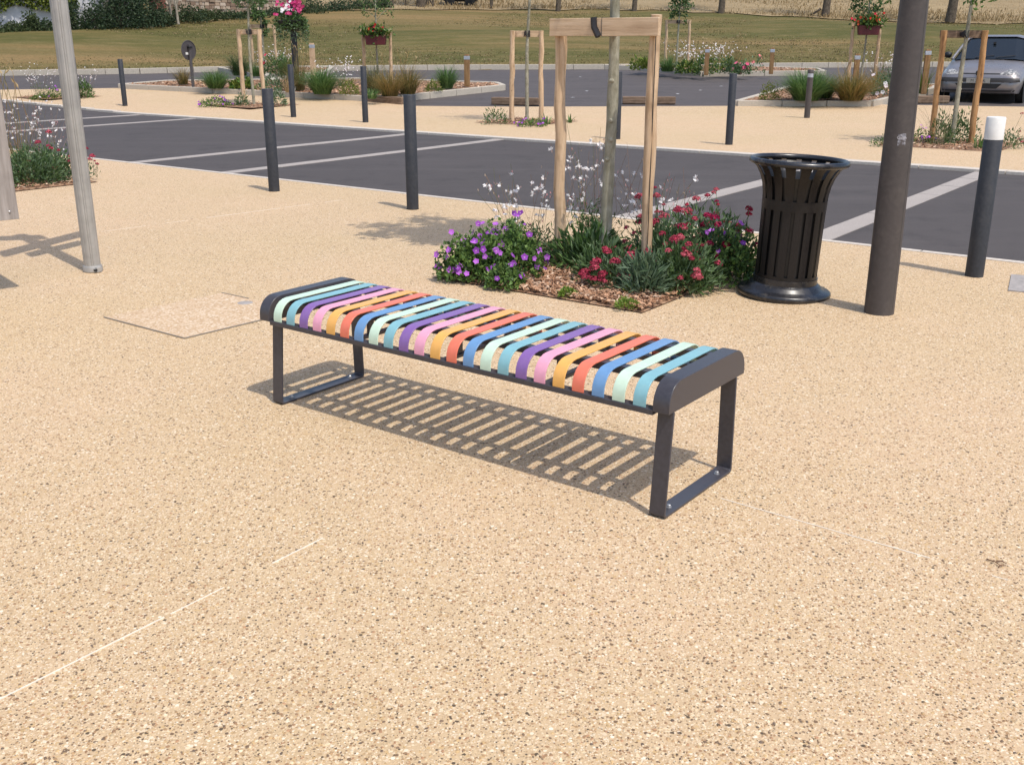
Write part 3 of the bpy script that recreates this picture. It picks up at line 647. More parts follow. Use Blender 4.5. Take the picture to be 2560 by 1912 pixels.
# lamp column
p = at(2197, 781); o = thing('lamp_column', 'thick brown grey tapered lamp column standing beside the litter bin', 'lamp column', p)
MB().lathe([(.0835, 0), (.0825, .3), (.072, 1.9), (.058, 4.4), (.05, 4.5)], 40).build('shaft', LAMP, o, smooth=60)
MB().lathe([(.05, 4.5), (.22, 4.55), (.24, 4.62), (.1, 4.70), (0, 4.72)], 32).build('lamp_head', LAMP, o, smooth=40)
a = R(-52); sm = MB()
for z0, z1 in ((.02, .86), (.87, 1.9)): sm.add([((.0838-.0058*z+.0004)*math.cos(q), (.0838-.0058*z+.0004)*math.sin(q), z) for z, q in ((z0, a-.012), (z0, a+.012), (z1, a+.012), (z1, a-.012))], [(0, 1, 2, 3)])
sm.build('door_seam', BLACK, o)
stk = NT('worn_sticker'); _n = stk.noise(stk.co((1, 1, 1.6)), 55, 4, .7); stk.base(stk.ramp(_n.outputs[0], [(.40, (.075, .06, .055)), (.52, (.20, .20, .22)), (.62, (.42, .41, .44))]).outputs[0]); stk.set(Roughness=.7)
st = MB(); zc, hh = .985, .030; aa = np.linspace(R(-112), R(-82), 9)
rr = lambda z: .0833-.0056*z+.0007
v = [(rr(z)*math.cos(q), rr(z)*math.sin(q), z+.003*math.sin(9*q+z*90)) for z in (zc-hh, zc-.01, zc+.012, zc+hh) for q in aa]
st.add(v, [(i*9+j, i*9+j+1, i*9+10+j, i*9+9+j) for i in range(3) for j in range(8)]).build('torn_sticker', stk.m, o, smooth=180)
def text_mesh(name, body, size, mat, parent, loc, rot, wrap=None):
    cu = bpy.data.curves.new(name, 'FONT'); cu.body = body; cu.size = size; cu.align_x = 'CENTER'; cu.align_y = 'CENTER'; cu.resolution_u = 3; cu.extrude = .0004
    t = bpy.data.objects.new(name, cu); me = bpy.data.meshes.new_from_object(t); bpy.data.objects.remove(t); me.materials.clear(); me.materials.append(mat)
    if wrap:
        for q in me.vertices:
            an = wrap[1]+q.co.x/wrap[0]; q.co = ((wrap[0]+.001+q.co.z)*math.cos(an), (wrap[0]+.001+q.co.z)*math.sin(an), loc[2]+q.co.y)
        return link(name, me, parent)
    x = link(name, me, parent, loc); x.rotation_euler = rot; return x
text_mesh('sticker_lettering', 'Giren', .022, paint('sticker_white', (.55, .53, .55), .6), o, (0, 0, .995), None, (rr(.995), R(-98)))

# fingerpost: fluted aluminium pole, clamp collar, direction boards above
p = at(233, 678); o = thing('fingerpost', 'fluted pale aluminium fingerpost pole with clamp collar at its foot', 'signpost', p)
prof = []; nseg = 96
pm = MB(); zs = [.0, 1.2, 2.4, 3.55]; vv = []
for z in zs:
    for j in range(nseg):
        q = 2*math.pi*j/nseg; g = 0
        for cgr in (R(-60), R(-75), R(-110), R(-128), R(-20), R(70), R(160)): g += .0045*math.exp(-((q-cgr+math.pi) % (2*math.pi)-math.pi)**2/.003)
        rad = .054-g; vv.append((rad*math.cos(q), rad*math.sin(q), z))
pm.add(vv, [(i*nseg+j, i*nseg+(j+1) % nseg, (i+1)*nseg+(j+1) % nseg, (i+1)*nseg+j) for i in range(3) for j in range(nseg)]+[tuple(range(3*nseg, 4*nseg))]).build('pole', ALU, o, smooth=50)
MB().lathe([(.056, 0), (.064, .004), (.064, .03), (.060, .042), (.054, .044)], 40).build('collar', ALU, o, smooth=40)
cl = MB(); cl.box((.052, -.04, .02), (.03, .035, .036), rotz(R(-38))).build('clamp', ALU, o, bevel=.004)
MB().box((.046, -.062, .02), (.012, .03, .012), rotz(R(-38))).build('bolt', BLACK, o)
for z, dd, c0, L in ((2.10, (.36, .93), .02, .55), (2.66, (.28, .96), .02, .95), (3.35, (.95, .2), -.1, .42)):
    a = math.atan2(dd[1], dd[0]); u = np.array([math.cos(a), math.sin(a), 0]); cc = np.array([0, 0, z])+u*c0+np.array([.065, -.03, 0])
    MB().box(cc, (L, .012, .46 if z > 2.5 else .36), rotz(a)).build('direction_board', ALU, o, bevel=.003)

# notice panel at the left margin: grey wood board carried on two posts
S_ = lot(47, 716); hC = .462; kk = 1/math.tan(R(SUN_EL)); C = S_[:2]-np.array([math.cos(R(SUN_AZ)), math.sin(R(SUN_AZ))])*kk*hC
def lotz_at(x, y, z):
    d_ = ray(x, y); t_ = (z-CAM_H)/d_[2]; return d_*t_
q0 = lotz_at(0, 551.5, hC)[:2]; q1 = lotz_at(47, 547, hC)[:2]; du = (q0-q1)/np.linalg.norm(q0-q1); pa = math.atan2(du[1], du[0])
o = thing('notice_board', 'tall grey wood grain notice board on legs in front of the left bed', 'notice board', (q1[0], q1[1], 0), pa)
MB().box((.65, 0, hC+.80), (1.3, .03, 1.60)).build('panel', PANEL, o, bevel=.002)
MB().lathe([(.006, 0), (.006, .004), (.003, .006)], 8).build('screw', ZINC, o, loc=(.05, .0165, hC+.05)).rotation_euler = (R(-90), 0, 0)
MB().lathe([(.006, 0), (.006, .004), (.003, .006)], 8).build('screw', ZINC, o, loc=(.05, -.0165, hC+.05)).rotation_euler = (R(90), 0, 0)
for x in (.35, .95): MB().box((x, .045, 1.0), (.06, .06, 2.0)).build('leg', STEEL, o, bevel=.003)

# ------------------------------------------------------------ trees and their stakes
def trunk_pts(h, lean, wob, n=14, seed=0):
    r_ = np.random.default_rng(seed); t = np.linspace(0, 1, n); w1 = r_.normal(size=2)*wob
    return np.stack([lean[0]*t+w1[0]*np.sin(t*5.5)*t*(1-.2*t), lean[1]*t+w1[1]*np.sin(t*4.5+1)*t, h*t], -1)
def tree(p, label, h, r0, crown, lean=(0, 0), wob=.02, seed=1, nl=2500, leaf=.07, pal=GRN, group=None, bark=None, gap=.55, name='young_tree', limbs=9, knobs=True):
    o = thing(name, label, 'tree', p, 0, group); r_ = np.random.default_rng(seed); n = 30; P = trunk_pts(h, lean, wob, n, seed); rad = r0*(1-.55*np.linspace(0, 1, n)); rad[0] *= 1.2
    tr = MB().tube(P, rad*(1+.07*r_.normal(size=n).clip(-1, 1)), 10)
    if knobs:
        for _ in range(16):
            i = r_.integers(2, n-6); a = r_.random()*6.28; dv = np.array([math.cos(a), math.sin(a), .25]); tr.tube([P[i]+dv*rad[i]*.5, P[i]+dv*rad[i]*1.05, P[i]+dv*rad[i]*1.22], [rad[i]*.55, rad[i]*.4, rad[i]*.22], 6)
    cz, cr, ch = crown; tips = []; lm = MB()
    for i in range(limbs):
        k = int(n*(.62+.36*i/limbs)); k = min(k, n-1)
        if P[k, 2] < cz-ch*1.05: k = min(n-1, int(n*(cz-ch*.9)/h))
        a = i*2.4+r_.random(); rr_ = cr*(.5+.5*r_.random()); e = P[k]+np.array([math.cos(a)*rr_, math.sin(a)*rr_, ch*(.25+.5*r_.random())]); m_ = (P[k]+e)/2+np.array([0, 0, .06])
        lm.tube([P[k], m_, e], [rad[k]*.5, rad[k]*.3, .004], 5); tips += [m_, e, (m_+e)/2]
    tr.build('trunk', bark or BARK, o, smooth=60); stuff(lm.build('limbs', bark or BARK, o, smooth=60))
    top = P[-1]; tips = np.array(tips); nc = 46; d3 = unit(r_.normal(size=(nc, 3)))*(r_.random((nc, 1))**.4)*np.array([cr, cr, ch])+np.array([top[0], top[1], cz]); cen = np.concatenate([tips, d3[r_.random(nc) > gap*.5]])
    ci = r_.integers(0, len(cen), nl); Q = cen[ci]+r_.normal(size=(nl, 3))*cr*.13; mb = MB(); leaves(mb, Q, r_.normal(size=(nl, 3))+np.array([0, 0, -.3]), leaf*(.6+.7*r_.random(nl)), leaf*.62, pick(pal, nl)); stuff(mb.build('crown', LEAF, o)); return o
SG = 'wooden stakes holding young trees'
def stakes(c, half, h, label, rail_front, ang=A1, mat=None, railmat=None, r=.037, tr=None, rail_h=.108, rail_z=None, asym=(0, 0), split=False, lean=None, postcut=0, name='tree_stakes'):
    o = thing(name, label, 'tree stakes', c, ang, SG); mat = mat or WOOD; sg = -1 if rail_front else 1; z = rail_z or h-rail_h/2
    for i, s in enumerate((-1, 1)):
        x = s*(half+asym[i]); hh = h-(postcut if i == 0 else 0); n = 9; pts = [(x+random.uniform(-.011, .011)*(j > 0), random.uniform(-.008, .008)*(j > 0), hh*j/n) for j in range(n+1)]; rad = [r*random.uniform(.90, 1.09) for _ in range(n+1)]
        mb = MB().tube(pts, rad, 14); mb.build('post', mat, o, smooth=50)
        if split and s > 0:
            MB().box((x+.020, -r*.93-.001, hh*.55), (.004, .004, hh*.86)).build('split', BLACK, o)
        for kz in (.35, .62):
            if r > .04: MB().lathe([(.007, 0), (.006, .002), (0, .003)], 8).build('knot', BARKD, o, loc=(x+random.uniform(-.01, .01), -r*.98, hh*kz)).rotation_euler = (R(90), 0, 0)
    L = half*2+asym[0]+asym[1]+r*2+(.03 if rail_front else -.02)
    y = sg*(r+.016)
    MB().box(((asym[1]-asym[0])/2, y, z), (L, .03, rail_h)).build('rail', railmat or WOODX, o, bevel=.003)
    t = tr or (0, 0); st = MB()
    q = []; y0, y1 = (y-.018, t[1]+.05) if rail_front else (t[1]-.05, y+.018)
    loop = [(t[0]-.03, y0), (t[0]+.02, y0), (t[0]+.055, y0+.05), (t[0]+.05, y1), (t[0]-.05, y1), (t[0]-.06, y0+.05)]
    vv = []; 
    for k, (a, b) in enumerate(loop): vv += [(a, b, z-rail_h*.48-.004+(.0 if k < 3 else .02)), (a, b, z+rail_h*.52-(.0 if k < 3 else .03))]
    kx = len(loop); st.add(vv, [(2*i, 2*((i+1) % kx), 2*((i+1) % kx)+1, 2*i+1) for i in range(1, kx)])
    st.tube([(t[0]-.035, y0-.003, z+rail_h*.54), (t[0]-.03, y0-.003, z), (t[0]+.004, y0-.003, z-rail_h*.52)], .021 if rail_front else .010, 6).build('strap', RUBBER, o, smooth=40); return o
TC = np.array([.585, 6.93, 0.])
pit((TC[0], TC[1]), 1.60, 'main_mulch_bed', 9500, size=.024)
stakes(TC, .325, 1.645, 'pale wooden frame with thick rail across the front, over the main flower bed', True, asym=(-.0, .045), split=True, tr=(0.0, .075), postcut=.02, rail_z=1.575)
tree(TC+E2*.075, 'slender pale barked young tree rising from the main flower bed', 3.6, .043, (3.8, .62, .95), (.02, .02), .03, 3, 3600, .08, GRN, None)

# main bed planting
def bq(x, y): return lot(x, y)+np.array([0, 0, .02])
geranium(bq(1192, 697), .24, .22, .26, 2600, 66, 'purple flowering geranium mound at the left corner of the main bed', True)
geranium(bq(1268, 690), .26, .26, .31, 2400, 52, 'purple flowering geranium beside the left stake of main bed', True)
geranium(bq(1262, 722), .13, .11, .12, 600, 8, 'low purple geranium tuft at the front edge of the main bed', True)
gaura(bq(1330, 655), .38, .66, 30, 'white gaura with wiry stems around the left stake of main bed', nl=900, near=True, per=4, fsize=.025)
gaura(bq(1480, 640), .36, .92, 30, 'tall white gaura behind the trunk in the main bed', nl=800, near=True, per=4, fsize=.025)
gaura(bq(1640, 640), .34, .66, 22, 'white gaura leaning past the split stake in the main bed', nl=600, near=True, per=4, fsize=.025)
ball(bq(1478, 672), .27, .25, 1100, DGRN+GRN, 'leafy green clump at the foot of the trunk in main bed', 'leafy_perennial', .085, .24, 'plant')
ball(bq(1520, 700), .22, .20, 800, DGRN, 'dark green leafy clump between trunk and right stake', 'leafy_perennial', .06, .32, 'plant')
valerian(bq(1535, 722), .20, .15, .17, 420, 30, 'low bright red valerian spilling over the bark mulch', fz=1.2, leaf=.05, near=True, hs=1.05)
valerian(bq(1660, 690), .27, .25, .34, 1500, 44, 'red valerian with tall flower heads beside the right stake', near=True, fz=1.3)
valerian(bq(1700, 728), .22, .20, .26, 1600, 18, 'dark leafed red valerian at the right corner of main bed', leafpal=DGRN, near=True)
valerian(bq(1790, 690), .25, .24, .36, 1300, 36, 'deep crimson valerian leaning towards the litter bin', col=[(.34, .015, .05), (.40, .02, .08), (.46, .03, .07)], near=True, fz=1.25)
valerian(bq(1740, 655), .24, .24, .35, 600, 24, 'tallest red valerian behind the others at the bed rear', near=True, fz=1.2, hs=1.2)
geranium(bq(1825, 705), .17, .18, .30, 1100, 14, 'violet geranium tangled among crimson valerian by the bin', True)
ball(bq(1612, 737), .14, .20, 520, SILV, 'silvery leafed tuft in front of the dark valerian', 'silver_perennial', .10, .16, 'plant')
for q, rx, lb in (((1566, 774), .075, 'bright green sedum mat at the front corner of mulch'), ((1578, 738), .07, 'bright green sedum tuft below the silvery leaves'), ((1418, 746), .055, 'small yellow green sedum sprig alone in the mulch')):
    ball(bq(*q), rx, .045, 300, [(.18, .28, .04), (.13, .23, .035), (.23, .32, .06)], lb, 'sedum', .018, .6, 'plant')

# left bed behind the notice board
pb = at(246, 456); LB = pb-E2*.85-E1*.85
pit(LB, 1.7, 'left_mulch_bed', 900)
def lp(x, y): return at(x, y)+np.array([0, 0, .02])
ball(lp(85, 462), .32, .34, 2200, DGRN+SILV[:1], 'dense grey green bush beside the notice board', 'green_bush', .06, .28)
valerian(lp(150, 452), .30, .25, .34, 900, 22, 'red valerian between green bush and fingerpost', near=True)
valerian(lp(232, 452), .09, .09, .20, 40, 4, 'single thin red valerian sprig beside the fingerpost foot', leaf=.04, near=True)
gaura(lp(75, 445), .45, .98, 34, 'wispy white gaura above the bush behind the notice board', nl=500, fsize=.026, near=True, per=4)
gaura(lp(140, 440), .35, .8, 18, 'loose white gaura stems beside the red valerian of left bed', nl=260, near=True, per=4, fsize=.025)
grass(lp(60, 455), .9, .25, 40, GOLD, 'thin dry grass stalks rising behind the notice board', .003, 10)

# far tree pits along the footway
c = at(146, 243); pit(c, 1.6, 'far_left_mulch_bed', 260)
geranium(at(139, 248)+np.array([0, 0, .02]), .28, .25, .24, 500, 26, 'purple geranium behind the fingerpost on far footway')
ball(at(112, 250), .35, .12, 500, GRN+YGRN, 'low green groundcover left of the far purple geranium', 'groundcover', .05, .5, 'plant')
gaura(at(105, 244), .5, .85, 26, 'white gaura behind the low groundcover on far footway', nl=220, fsize=.015); gaura(at(212, 244), .5, .85, 26, 'white gaura to the right of fingerpost on far footway', nl=300, fsize=.015)
ball(at(205, 246), .28, .42, 500, GRN, 'green leafy plant right of the fingerpost on far footway', 'leafy_perennial', .08, .35, 'plant')
c = at(636, 264); pit(c, 1.55, 'staked_tree_mulch_bed', 300)
stakes(c, .24, 1.66, 'wooden stake pair with rear rail in the purple flowered far bed', False, R(-8), tr=(0, -.02), rail_h=.11, r=.048)
tree(c+np.array([0, -.02, 0]), 'thin grey young tree between stakes in the purple flowered far bed', 2.9, .036, (2.55, .42, .55), (.0, 0), .05, 5, 900, .07, [(.10, .16, .06), (.14, .20, .09), (.07, .12, .05)], None)
geranium(at(540, 268)+np.array([0, 0, .01]), .38, .25, .20, 800, 34, 'low purple geranium drift left of the far stakes')
ball(at(605, 268), .16, .30, 260, DGRN, 'small green clump at the foot of the left far stake', 'leafy_perennial', .07, .3, 'plant')
ball(at(690, 266), .26, .42, 380, SILV+DGRN, 'grey green upright plant behind the paired band bollard', 'leafy_perennial', .09, .25, 'plant')
c = at(1316, 306); pit(c, 1.45, 'middle_mulch_bed', 420)
stakes(c, .275, 1.66, 'wooden stake pair with rear rail in the sparse middle bed', False, R(-4), tr=(.01, -.02), rail_h=.11, r=.047)
tree(c+np.array([.01, -.02, 0]), 'thin knotted young tree between stakes in the sparse middle bed', 3.1, .038, (3.4, .75, .8), (.03, 0), .03, 8, 1300, .07, GRN, None)
geranium(at(1330, 318)+np.array([0, 0, .01]), .30, .2, .13, 420, 18, 'sparse purple geranium at the middle bed trunk foot')
ball(at(1240, 312), .24, .30, 200, DGRN, 'thin sprigged plant left of the middle bed stake', 'leafy_perennial', .07, .3, 'plant')
grass(at(1366, 312), .24, .16, 14, TURQ, 'short iris leaf tuft right of the middle bed stake', .03); grass(at(1424, 308), .22, .12, 10, TURQ, 'lone iris leaf tuft at the right corner of middle bed', .03)
c = at(2376, 362); pit(c, 1.7, 'right_mulch_bed', 700)
stakes(c, .30, 1.63, 'dark stained stake pair with rear rail in front of the silver car', False, R(-2), mat=WOODR, railmat=SLEEP, tr=(.0, -.03), rail_h=.105, r=.043)
tree(c+np.array([0, -.03, 0]), 'young tree between stained stakes in front of the silver car', 2.9, .04, (2.75, .6, .75), (.03, 0), .03, 11, 1100, .08, [(.09, .18, .04), (.12, .22, .05), (.06, .12, .03)], None)
ball(at(2352, 362), .22, .42, 700, DGRN+TURQ, 'bushy green shrub against the left stained stake', 'green_shrub', .06, .3); ball(at(2400, 358), .24, .44, 700, DGRN+TURQ, 'bushy green shrub between trunk and right stained stake', 'green_shrub', .06, .3)
geranium(at(2300, 362)+np.array([0, 0, .01]), .22, .18, .20, 240, 14, 'small purple geranium beside the lamp column on far footway'); ball(at(2205, 368), .16, .16, 200, GRN+SILV, 'low green tuft just left of the lamp column on far footway', 'leafy_perennial', .05, .3, 'plant')
valerian(at(2512, 372)+np.array([0, 0, .01]), .34, .28, .26, 380, 9, 'sparse red valerian behind the white capped bollard', col=RED[2:], fz=1.6)
grass(at(2345, 366), .85, .45, 46, [(.30, .24, .15), (.25, .22, .12)], 'dry wispy grass stalks around the stained stakes', .004); grass(at(2446, 374), .22, .14, 16, TURQ, 'short iris leaf tuft at the foot of right stained stake', .03)

# ------------------------------------------------------------ car park islands
def island(name, px, h, nch, kerb_on=None):
    P = [lot(*q)[:2] for q in px]; cen = np.mean(P, 0); n = len(P)
    inner = [cen+(p-cen)*(1-.08/np.linalg.norm(p-cen)) for p in P]
    # bark surface
    mb = MB(); mb.add([(p[0], p[1], float(lotz(p[1]))+h-.03) for p in inner]+[(cen[0], cen[1], float(lotz(cen[1]))+h+.02)], [(i, (i+1) % n, n) for i in range(n)]); o = struct(mb.build(name, MULCH))
    def fn(k):
        i = rng.integers(0, n, k); a, b = rng.random(k)**.5, rng.random(k); A = np.array(inner)[i]; B = np.array(inner)[(i+1) % n]; Q = cen+(A*(1-b[:, None])+B*b[:, None]-cen)*a[:, None]
        z = lotz(Q[:, 1])+h-.03+.05*(1-a)+.01; return np.c_[Q, z]
    chips(o, fn, nch, size=.07)
    polykerb(name.replace('mulch', 'kerb'), P+[P[0]], h, .14, CONC, 1.0); return h
IH = .13
island('left_island_mulch', [(300, 222), (620, 238), (918, 254), (1000, 252), (1258, 224), (1240, 217), (900, 206), (420, 212)], IH, 2500)
island('right_island_mulch', [(1842, 266), (2176, 267), (2330, 232), (2345, 222), (2170, 216), (1990, 222)], IH, 1800)
island('rear_left_island_mulch', [(549, 178), (628, 194), (700, 197), (812, 190), (830, 177), (700, 174)], IH, 500)
island('rear_right_island_mulch', [(1512, 172), (1602, 175), (1756, 190), (2060, 187), (2040, 180), (1880, 175), (1700, 171)], IH, 900)
def isl(x, y):          # a spot on an island's top
    return march(x, y, lambda X, Y: lotz(Y)+IH)
def timber(px0, px1, label, h=.16, w=.22, zo=0):
    a, b = lot(*px0), lot(*px1); c = (a+b)/2; dd = b-a; L = np.linalg.norm(dd)
    o = MB().box((0, 0, h/2), (L, w, h)).build('timber_sleeper', SLEEP, loc=(c[0], c[1], c[2]-.01), bevel=.012); o.rotation_euler = (0, 0, math.atan2(dd[1], dd[0])); tag(o, label, 'sleeper', 'timber wheel stops'); return o
timber((922, 254), (1012, 262), 'grey timber wheel stop butted against the left island kerb')
timber((1232, 259), (1350, 263), 'long timber wheel stop behind the middle bed stakes')
timber((1556, 258), (1688, 259), 'timber wheel stop seen between bollard and split stake', )
timber((2225, 257), (2368, 256), 'timber wheel stop in front of the silver car')
# left island planting
grass(isl(458, 212), .55, .28, 240, GOLD[1:]+[(.10, .09, .04)], 'brown grass clump beside the round sign post')
grass(isl(540, 222), .50, .44, 700, TURQ, 'spiky green grass clump right of the round sign', .012)
ball(isl(607, 222), .28, .24, 220, YGRN+[(.10, .20, .03)], 'bright green broad leafed clump behind far tree stake', 'leafy_perennial', .12, .7, 'plant')
grass(isl(745, 226), .85, .40, 420, [(.16, .15, .05), (.22, .17, .06), (.11, .11, .04)], 'tall olive grass clump behind the far bollard', .008, 16)
grass(isl(806, 236), .70, .48, 900, TURQ, 'big green grass clump left of the yellow dwarf shrub', .012)
ball(isl(874, 237), .24, .34, 620, YGRN, 'round yellow green dwarf shrub in the left island', leaf=.05, wid=.4)
grass(isl(935, 232), .75, .38, 460, [(.10, .13, .05), (.15, .16, .06), (.2, .17, .07)], 'tall grey green grass clump behind a far bollard', .008, 10)
grass(isl(975, 242), .66, .42, 620, GOLD, 'golden brown grass clump beneath the red planter tree', .009, 12)
grass(isl(1020, 236), .74, .42, 560, GOLD+[(.2, .2, .06)], 'golden feathery grass clump right of the red planter tree', .009, 12)
grass(isl(930, 248), .28, .22, 160, TURQ, 'low green grass tuft at the left island kerb end', .01)
ball(isl(1084, 229), .21, .27, 520, YGRN, 'smaller yellow green dwarf shrub near the island point', leaf=.05, wid=.4)
grass(isl(1117, 222), .62, .34, 520, TURQ, 'green grass clump beside the wooden light post', .012)
gaura(isl(850, 218), .8, .85, 34, 'cloud of white gaura behind the yellow dwarf shrub', nl=500, fsize=.02)
ball(isl(690, 226), .5, .35, 420, DGRN+SILV, 'low mixed green perennials behind the far bed stakes', 'perennials', .09, .35, 'plant', [(.5, .48, .4), (.45, .42, .36)], 7)
grass(isl(722, 232), .5, .2, 90, [(.42, .30, .16), (.34, .24, .12)], 'pale straw grass tuft near the left island kerb', .007)
# rear left island
grass(isl(600, 190), .72, .45, 480, [(.05, .09, .03), (.07, .12, .04), (.12, .13, .05)], 'dark green grass clump on rear island behind the far stakes', .012)
grass(isl(640, 192), .45, .3, 300, TURQ, 'green grass tuft on rear island beside the far trunk', .012)
gaura(isl(690, 182), .95, .9, 60, 'cloud of white gaura on the rear left island', nl=300, fsize=.021)
ball(isl(700, 190), .55, .55, 700, DGRN+GRN, 'dark green perennials with one crimson bloom on rear island', 'perennials', .09, .4, 'plant', [(.5, .03, .08)], 4)
grass(isl(716, 190), .7, .4, 300, TURQ, 'tall green grass clump before the flower basket column', .012)
# right island
ball(isl(1925, 250), .24, .36, 480, YGRN+[(.24, .22, .05)], 'yellow green spreading dwarf shrub at the right island corner', leaf=.06, wid=.35)
grass(isl(2015, 252), .74, .62, 1300, TURQ, 'large arching green grass clump behind the metal light bollard', .013)
grass(isl(2060, 246), .6, .40, 500, TURQ+[(.13, .14, .05)], 'green grass clump between arching clump and golden grass', .012)
grass(isl(2128, 252), .72, .56, 1100, GOLD+[(.2, .19, .05)], 'large golden brown grass clump on the right island', .009, 14)
ball(isl(2218, 240), .40, .62, 900, DGRN+SILV, 'grey green upright shrub with white flecks beside lamp column', 'green_shrub', .08, .25, 'shrub', WHT, 10)
gaura(isl(2225, 222), .8, 1.0, 28, 'white gaura haze behind the upright shrub', nl=200, fsize=.02)
grass(isl(2190, 232), .8, .4, 260, GOLD, 'pale straw grass behind the golden clump', .008, 10)
grass(isl(2305, 235), .8, .25, 120, YGRN, 'thin yellow stalks right of the lamp column on right island', .012)
# rear right island
ball(isl(1610, 176), .42, .40, 360, YGRN, 'yellow green clump at the left end of rear right island', 'leafy_perennial', .12, .55, 'plant'); grass(isl(1668, 180), .55, .42, 360, TURQ, 'green grass clump beneath the rear right staked tree', .013)
ball(isl(1716, 184), .36, .36, 300, YGRN+GRN, 'bright green leafy clump before the rear white gaura', 'leafy_perennial', .13, .5, 'plant'); gaura(isl(1755, 177), 1.3, .95, 80, 'dense white gaura cloud on rear right island', nl=500, fsize=.025)
ball(isl(1762, 186), .36, .55, 420, GRN+YGRN+DGRN, 'green clump left of the wooden light post on rear island', 'leafy_perennial', .1, .4, 'plant'); ball(isl(1815, 183), .42, .42, 360, YGRN+DGRN, 'yellowish clump right of the wooden light post on rear island', 'leafy_perennial', .11, .45, 'plant')
ball(isl(1856, 187), .26, .36, 240, DGRN, 'rose bush covered with pink blooms on rear right island', 'rose_bush', .1, .5, 'shrub', [(.75, .16, .26), (.8, .28, .32), (.68, .10, .2)], 12)
ball(isl(1830, 184), .30, .34, 240, SILV, 'grey green tuft left of the pink rose bush', 'silver_perennial', .1, .35, 'plant'); ball(isl(1890, 182), .28, .5, 90, DGRN, 'thin rose bush with two salmon blooms', 'rose_bush', .09, .5, 'shrub', [(.75, .22, .22)], 4)
grass(isl(1832, 178), .9, .5, 120, GOLD, 'tall pale seeding grass behind the pink rose bush', .007, 14)

# wooden light posts
def lightpost(q, h, label, onisl=True, mat=None):
    p = isl(*q) if onisl else at(*q); o = thing('wooden_light_post', label, 'light post', p, R(-12), 'wooden light posts'); r = .075
    MB().box((0, 0, (h-.14)/2), (.13, .13, h-.14)).build('post', mat or WOODD, o, bevel=.008); MB().box((0, 0, h-.095), (.135, .135, .09)).build('light_head', LENS, o, bevel=.006); MB().box((0, 0, h-.027), (.115, .115, .045), top=.9).build('cap', mat or WOODD, o, bevel=.006)
lightpost((1168, 217), .82, 'brown wooden light post at the point of left island')
lightpost((1765, 189), .80, 'brown wooden light post among the rear right gaura')
lightpost((1927, 186), .78, 'brown wooden light post alone at end of rear right island')
lightpost((2135, 232), .92, 'brown wooden light post beside the right planter tree')
lightpost((2308, 236), 1.05, 'brown wooden light post half hidden by the lamp column')
lightpost((784, 196), .98, 'pale wooden light post behind the white gaura cloud', True, WOOD)

# round traffic sign seen from behind
p = isl(483, 218); o = thing('traffic_sign', 'round traffic sign seen from behind on a dark grey post', 'traffic sign', p, R(60)); MB().lathe([(.038, 0), (.038, 1.06)], 16).build('post', SIGNB, o, smooth=40)
dm = MB().lathe([(.0, .0), (.24, .0), (.25, .006), (.25, .02), (.235, .022), (.232, .010), (0, .010)], 40); x = dm.build('disc', SIGNB, o, loc=(0, -.045, 1.13), smooth=40); x.rotation_euler = (R(90), 0, 0); x.location = (0, .055, .92)
MB().box((0, -.0, .99), (.10, .10, .05)).build('bracket', BLACK, o, bevel=.004); MB().box((-.07, .040, .84), (.09, .004, .06)).build('sticker', WHITE, o)

# flower basket on its own column
p = isl(742, 216); o = thing('lamp_column', 'dark grey column carrying the pink flower basket on rear island', 'lamp column', p)
MB().lathe([(.088, 0), (.080, 1.2), (.075, 2.6), (.07, 3.6)], 24).build('shaft', BOLL, o, smooth=50); MB().lathe([(.07, 3.6), (.2, 3.65), (.05, 3.8), (0, 3.8)], 24).build('lamp_head', BOLL, o, smooth=40)
b = thing('flower_basket', 'dark round basket of pink and white flowers hung on the column', 'flower basket', (p[0]-.02, p[1], p[2]+1.5)); MB().lathe([(.085, -.14), (.22, -.10), (.33, .0), (.38, .14), (.36, .15), (.085, .1)], 28, cap=False).build('bowl', BLACK, b, smooth=40)
mb = MB(); P, D = mound(1500, .42, .42, .42, .5); P[:, 2] -= .05; leaves(mb, P, D+rng.normal(size=P.shape)*.6, .05+.05*rng.random(1500), .035, pick(DGRN+GRN, 1500))
P = rng.normal(size=(600, 3))*np.array([.2, .2, .14])+np.array([0, 0, -.12]); a = rng.random(600)*6.28; P[:, :2] = np.stack([np.cos(a), np.sin(a)], -1)*(.3+.14*rng.random((600, 1))); leaves(mb, P, rng.normal(size=P.shape)+np.array([0, 0, -1.]), .06, .035, pick(DGRN+SILV, 600)); stuff(mb.build('foliage', LEAF, b))
f = MB(); P, D = mound(130, .40, .40, .70, .8); P = P[P[:, 2] > .28]; n = len(P); petals(f, P, D[:n]*.3+np.array([0, -1, .4]), .05, 5, pick([(.42, .03, .13), (.50, .06, .17), (.34, .02, .09)], n), .2, 1.1); P, D = mound(50, .2, .4, .62, .85); P = P[P[:, 2] > .3]; petals(f, P+np.array([-.05, -.06, 0]), np.tile([0, -1, .4], (len(P), 1)), .045, 5, pick(WHT, len(P), .08), .2, 1.1); stuff(f.build('blossoms', PETAL, b))

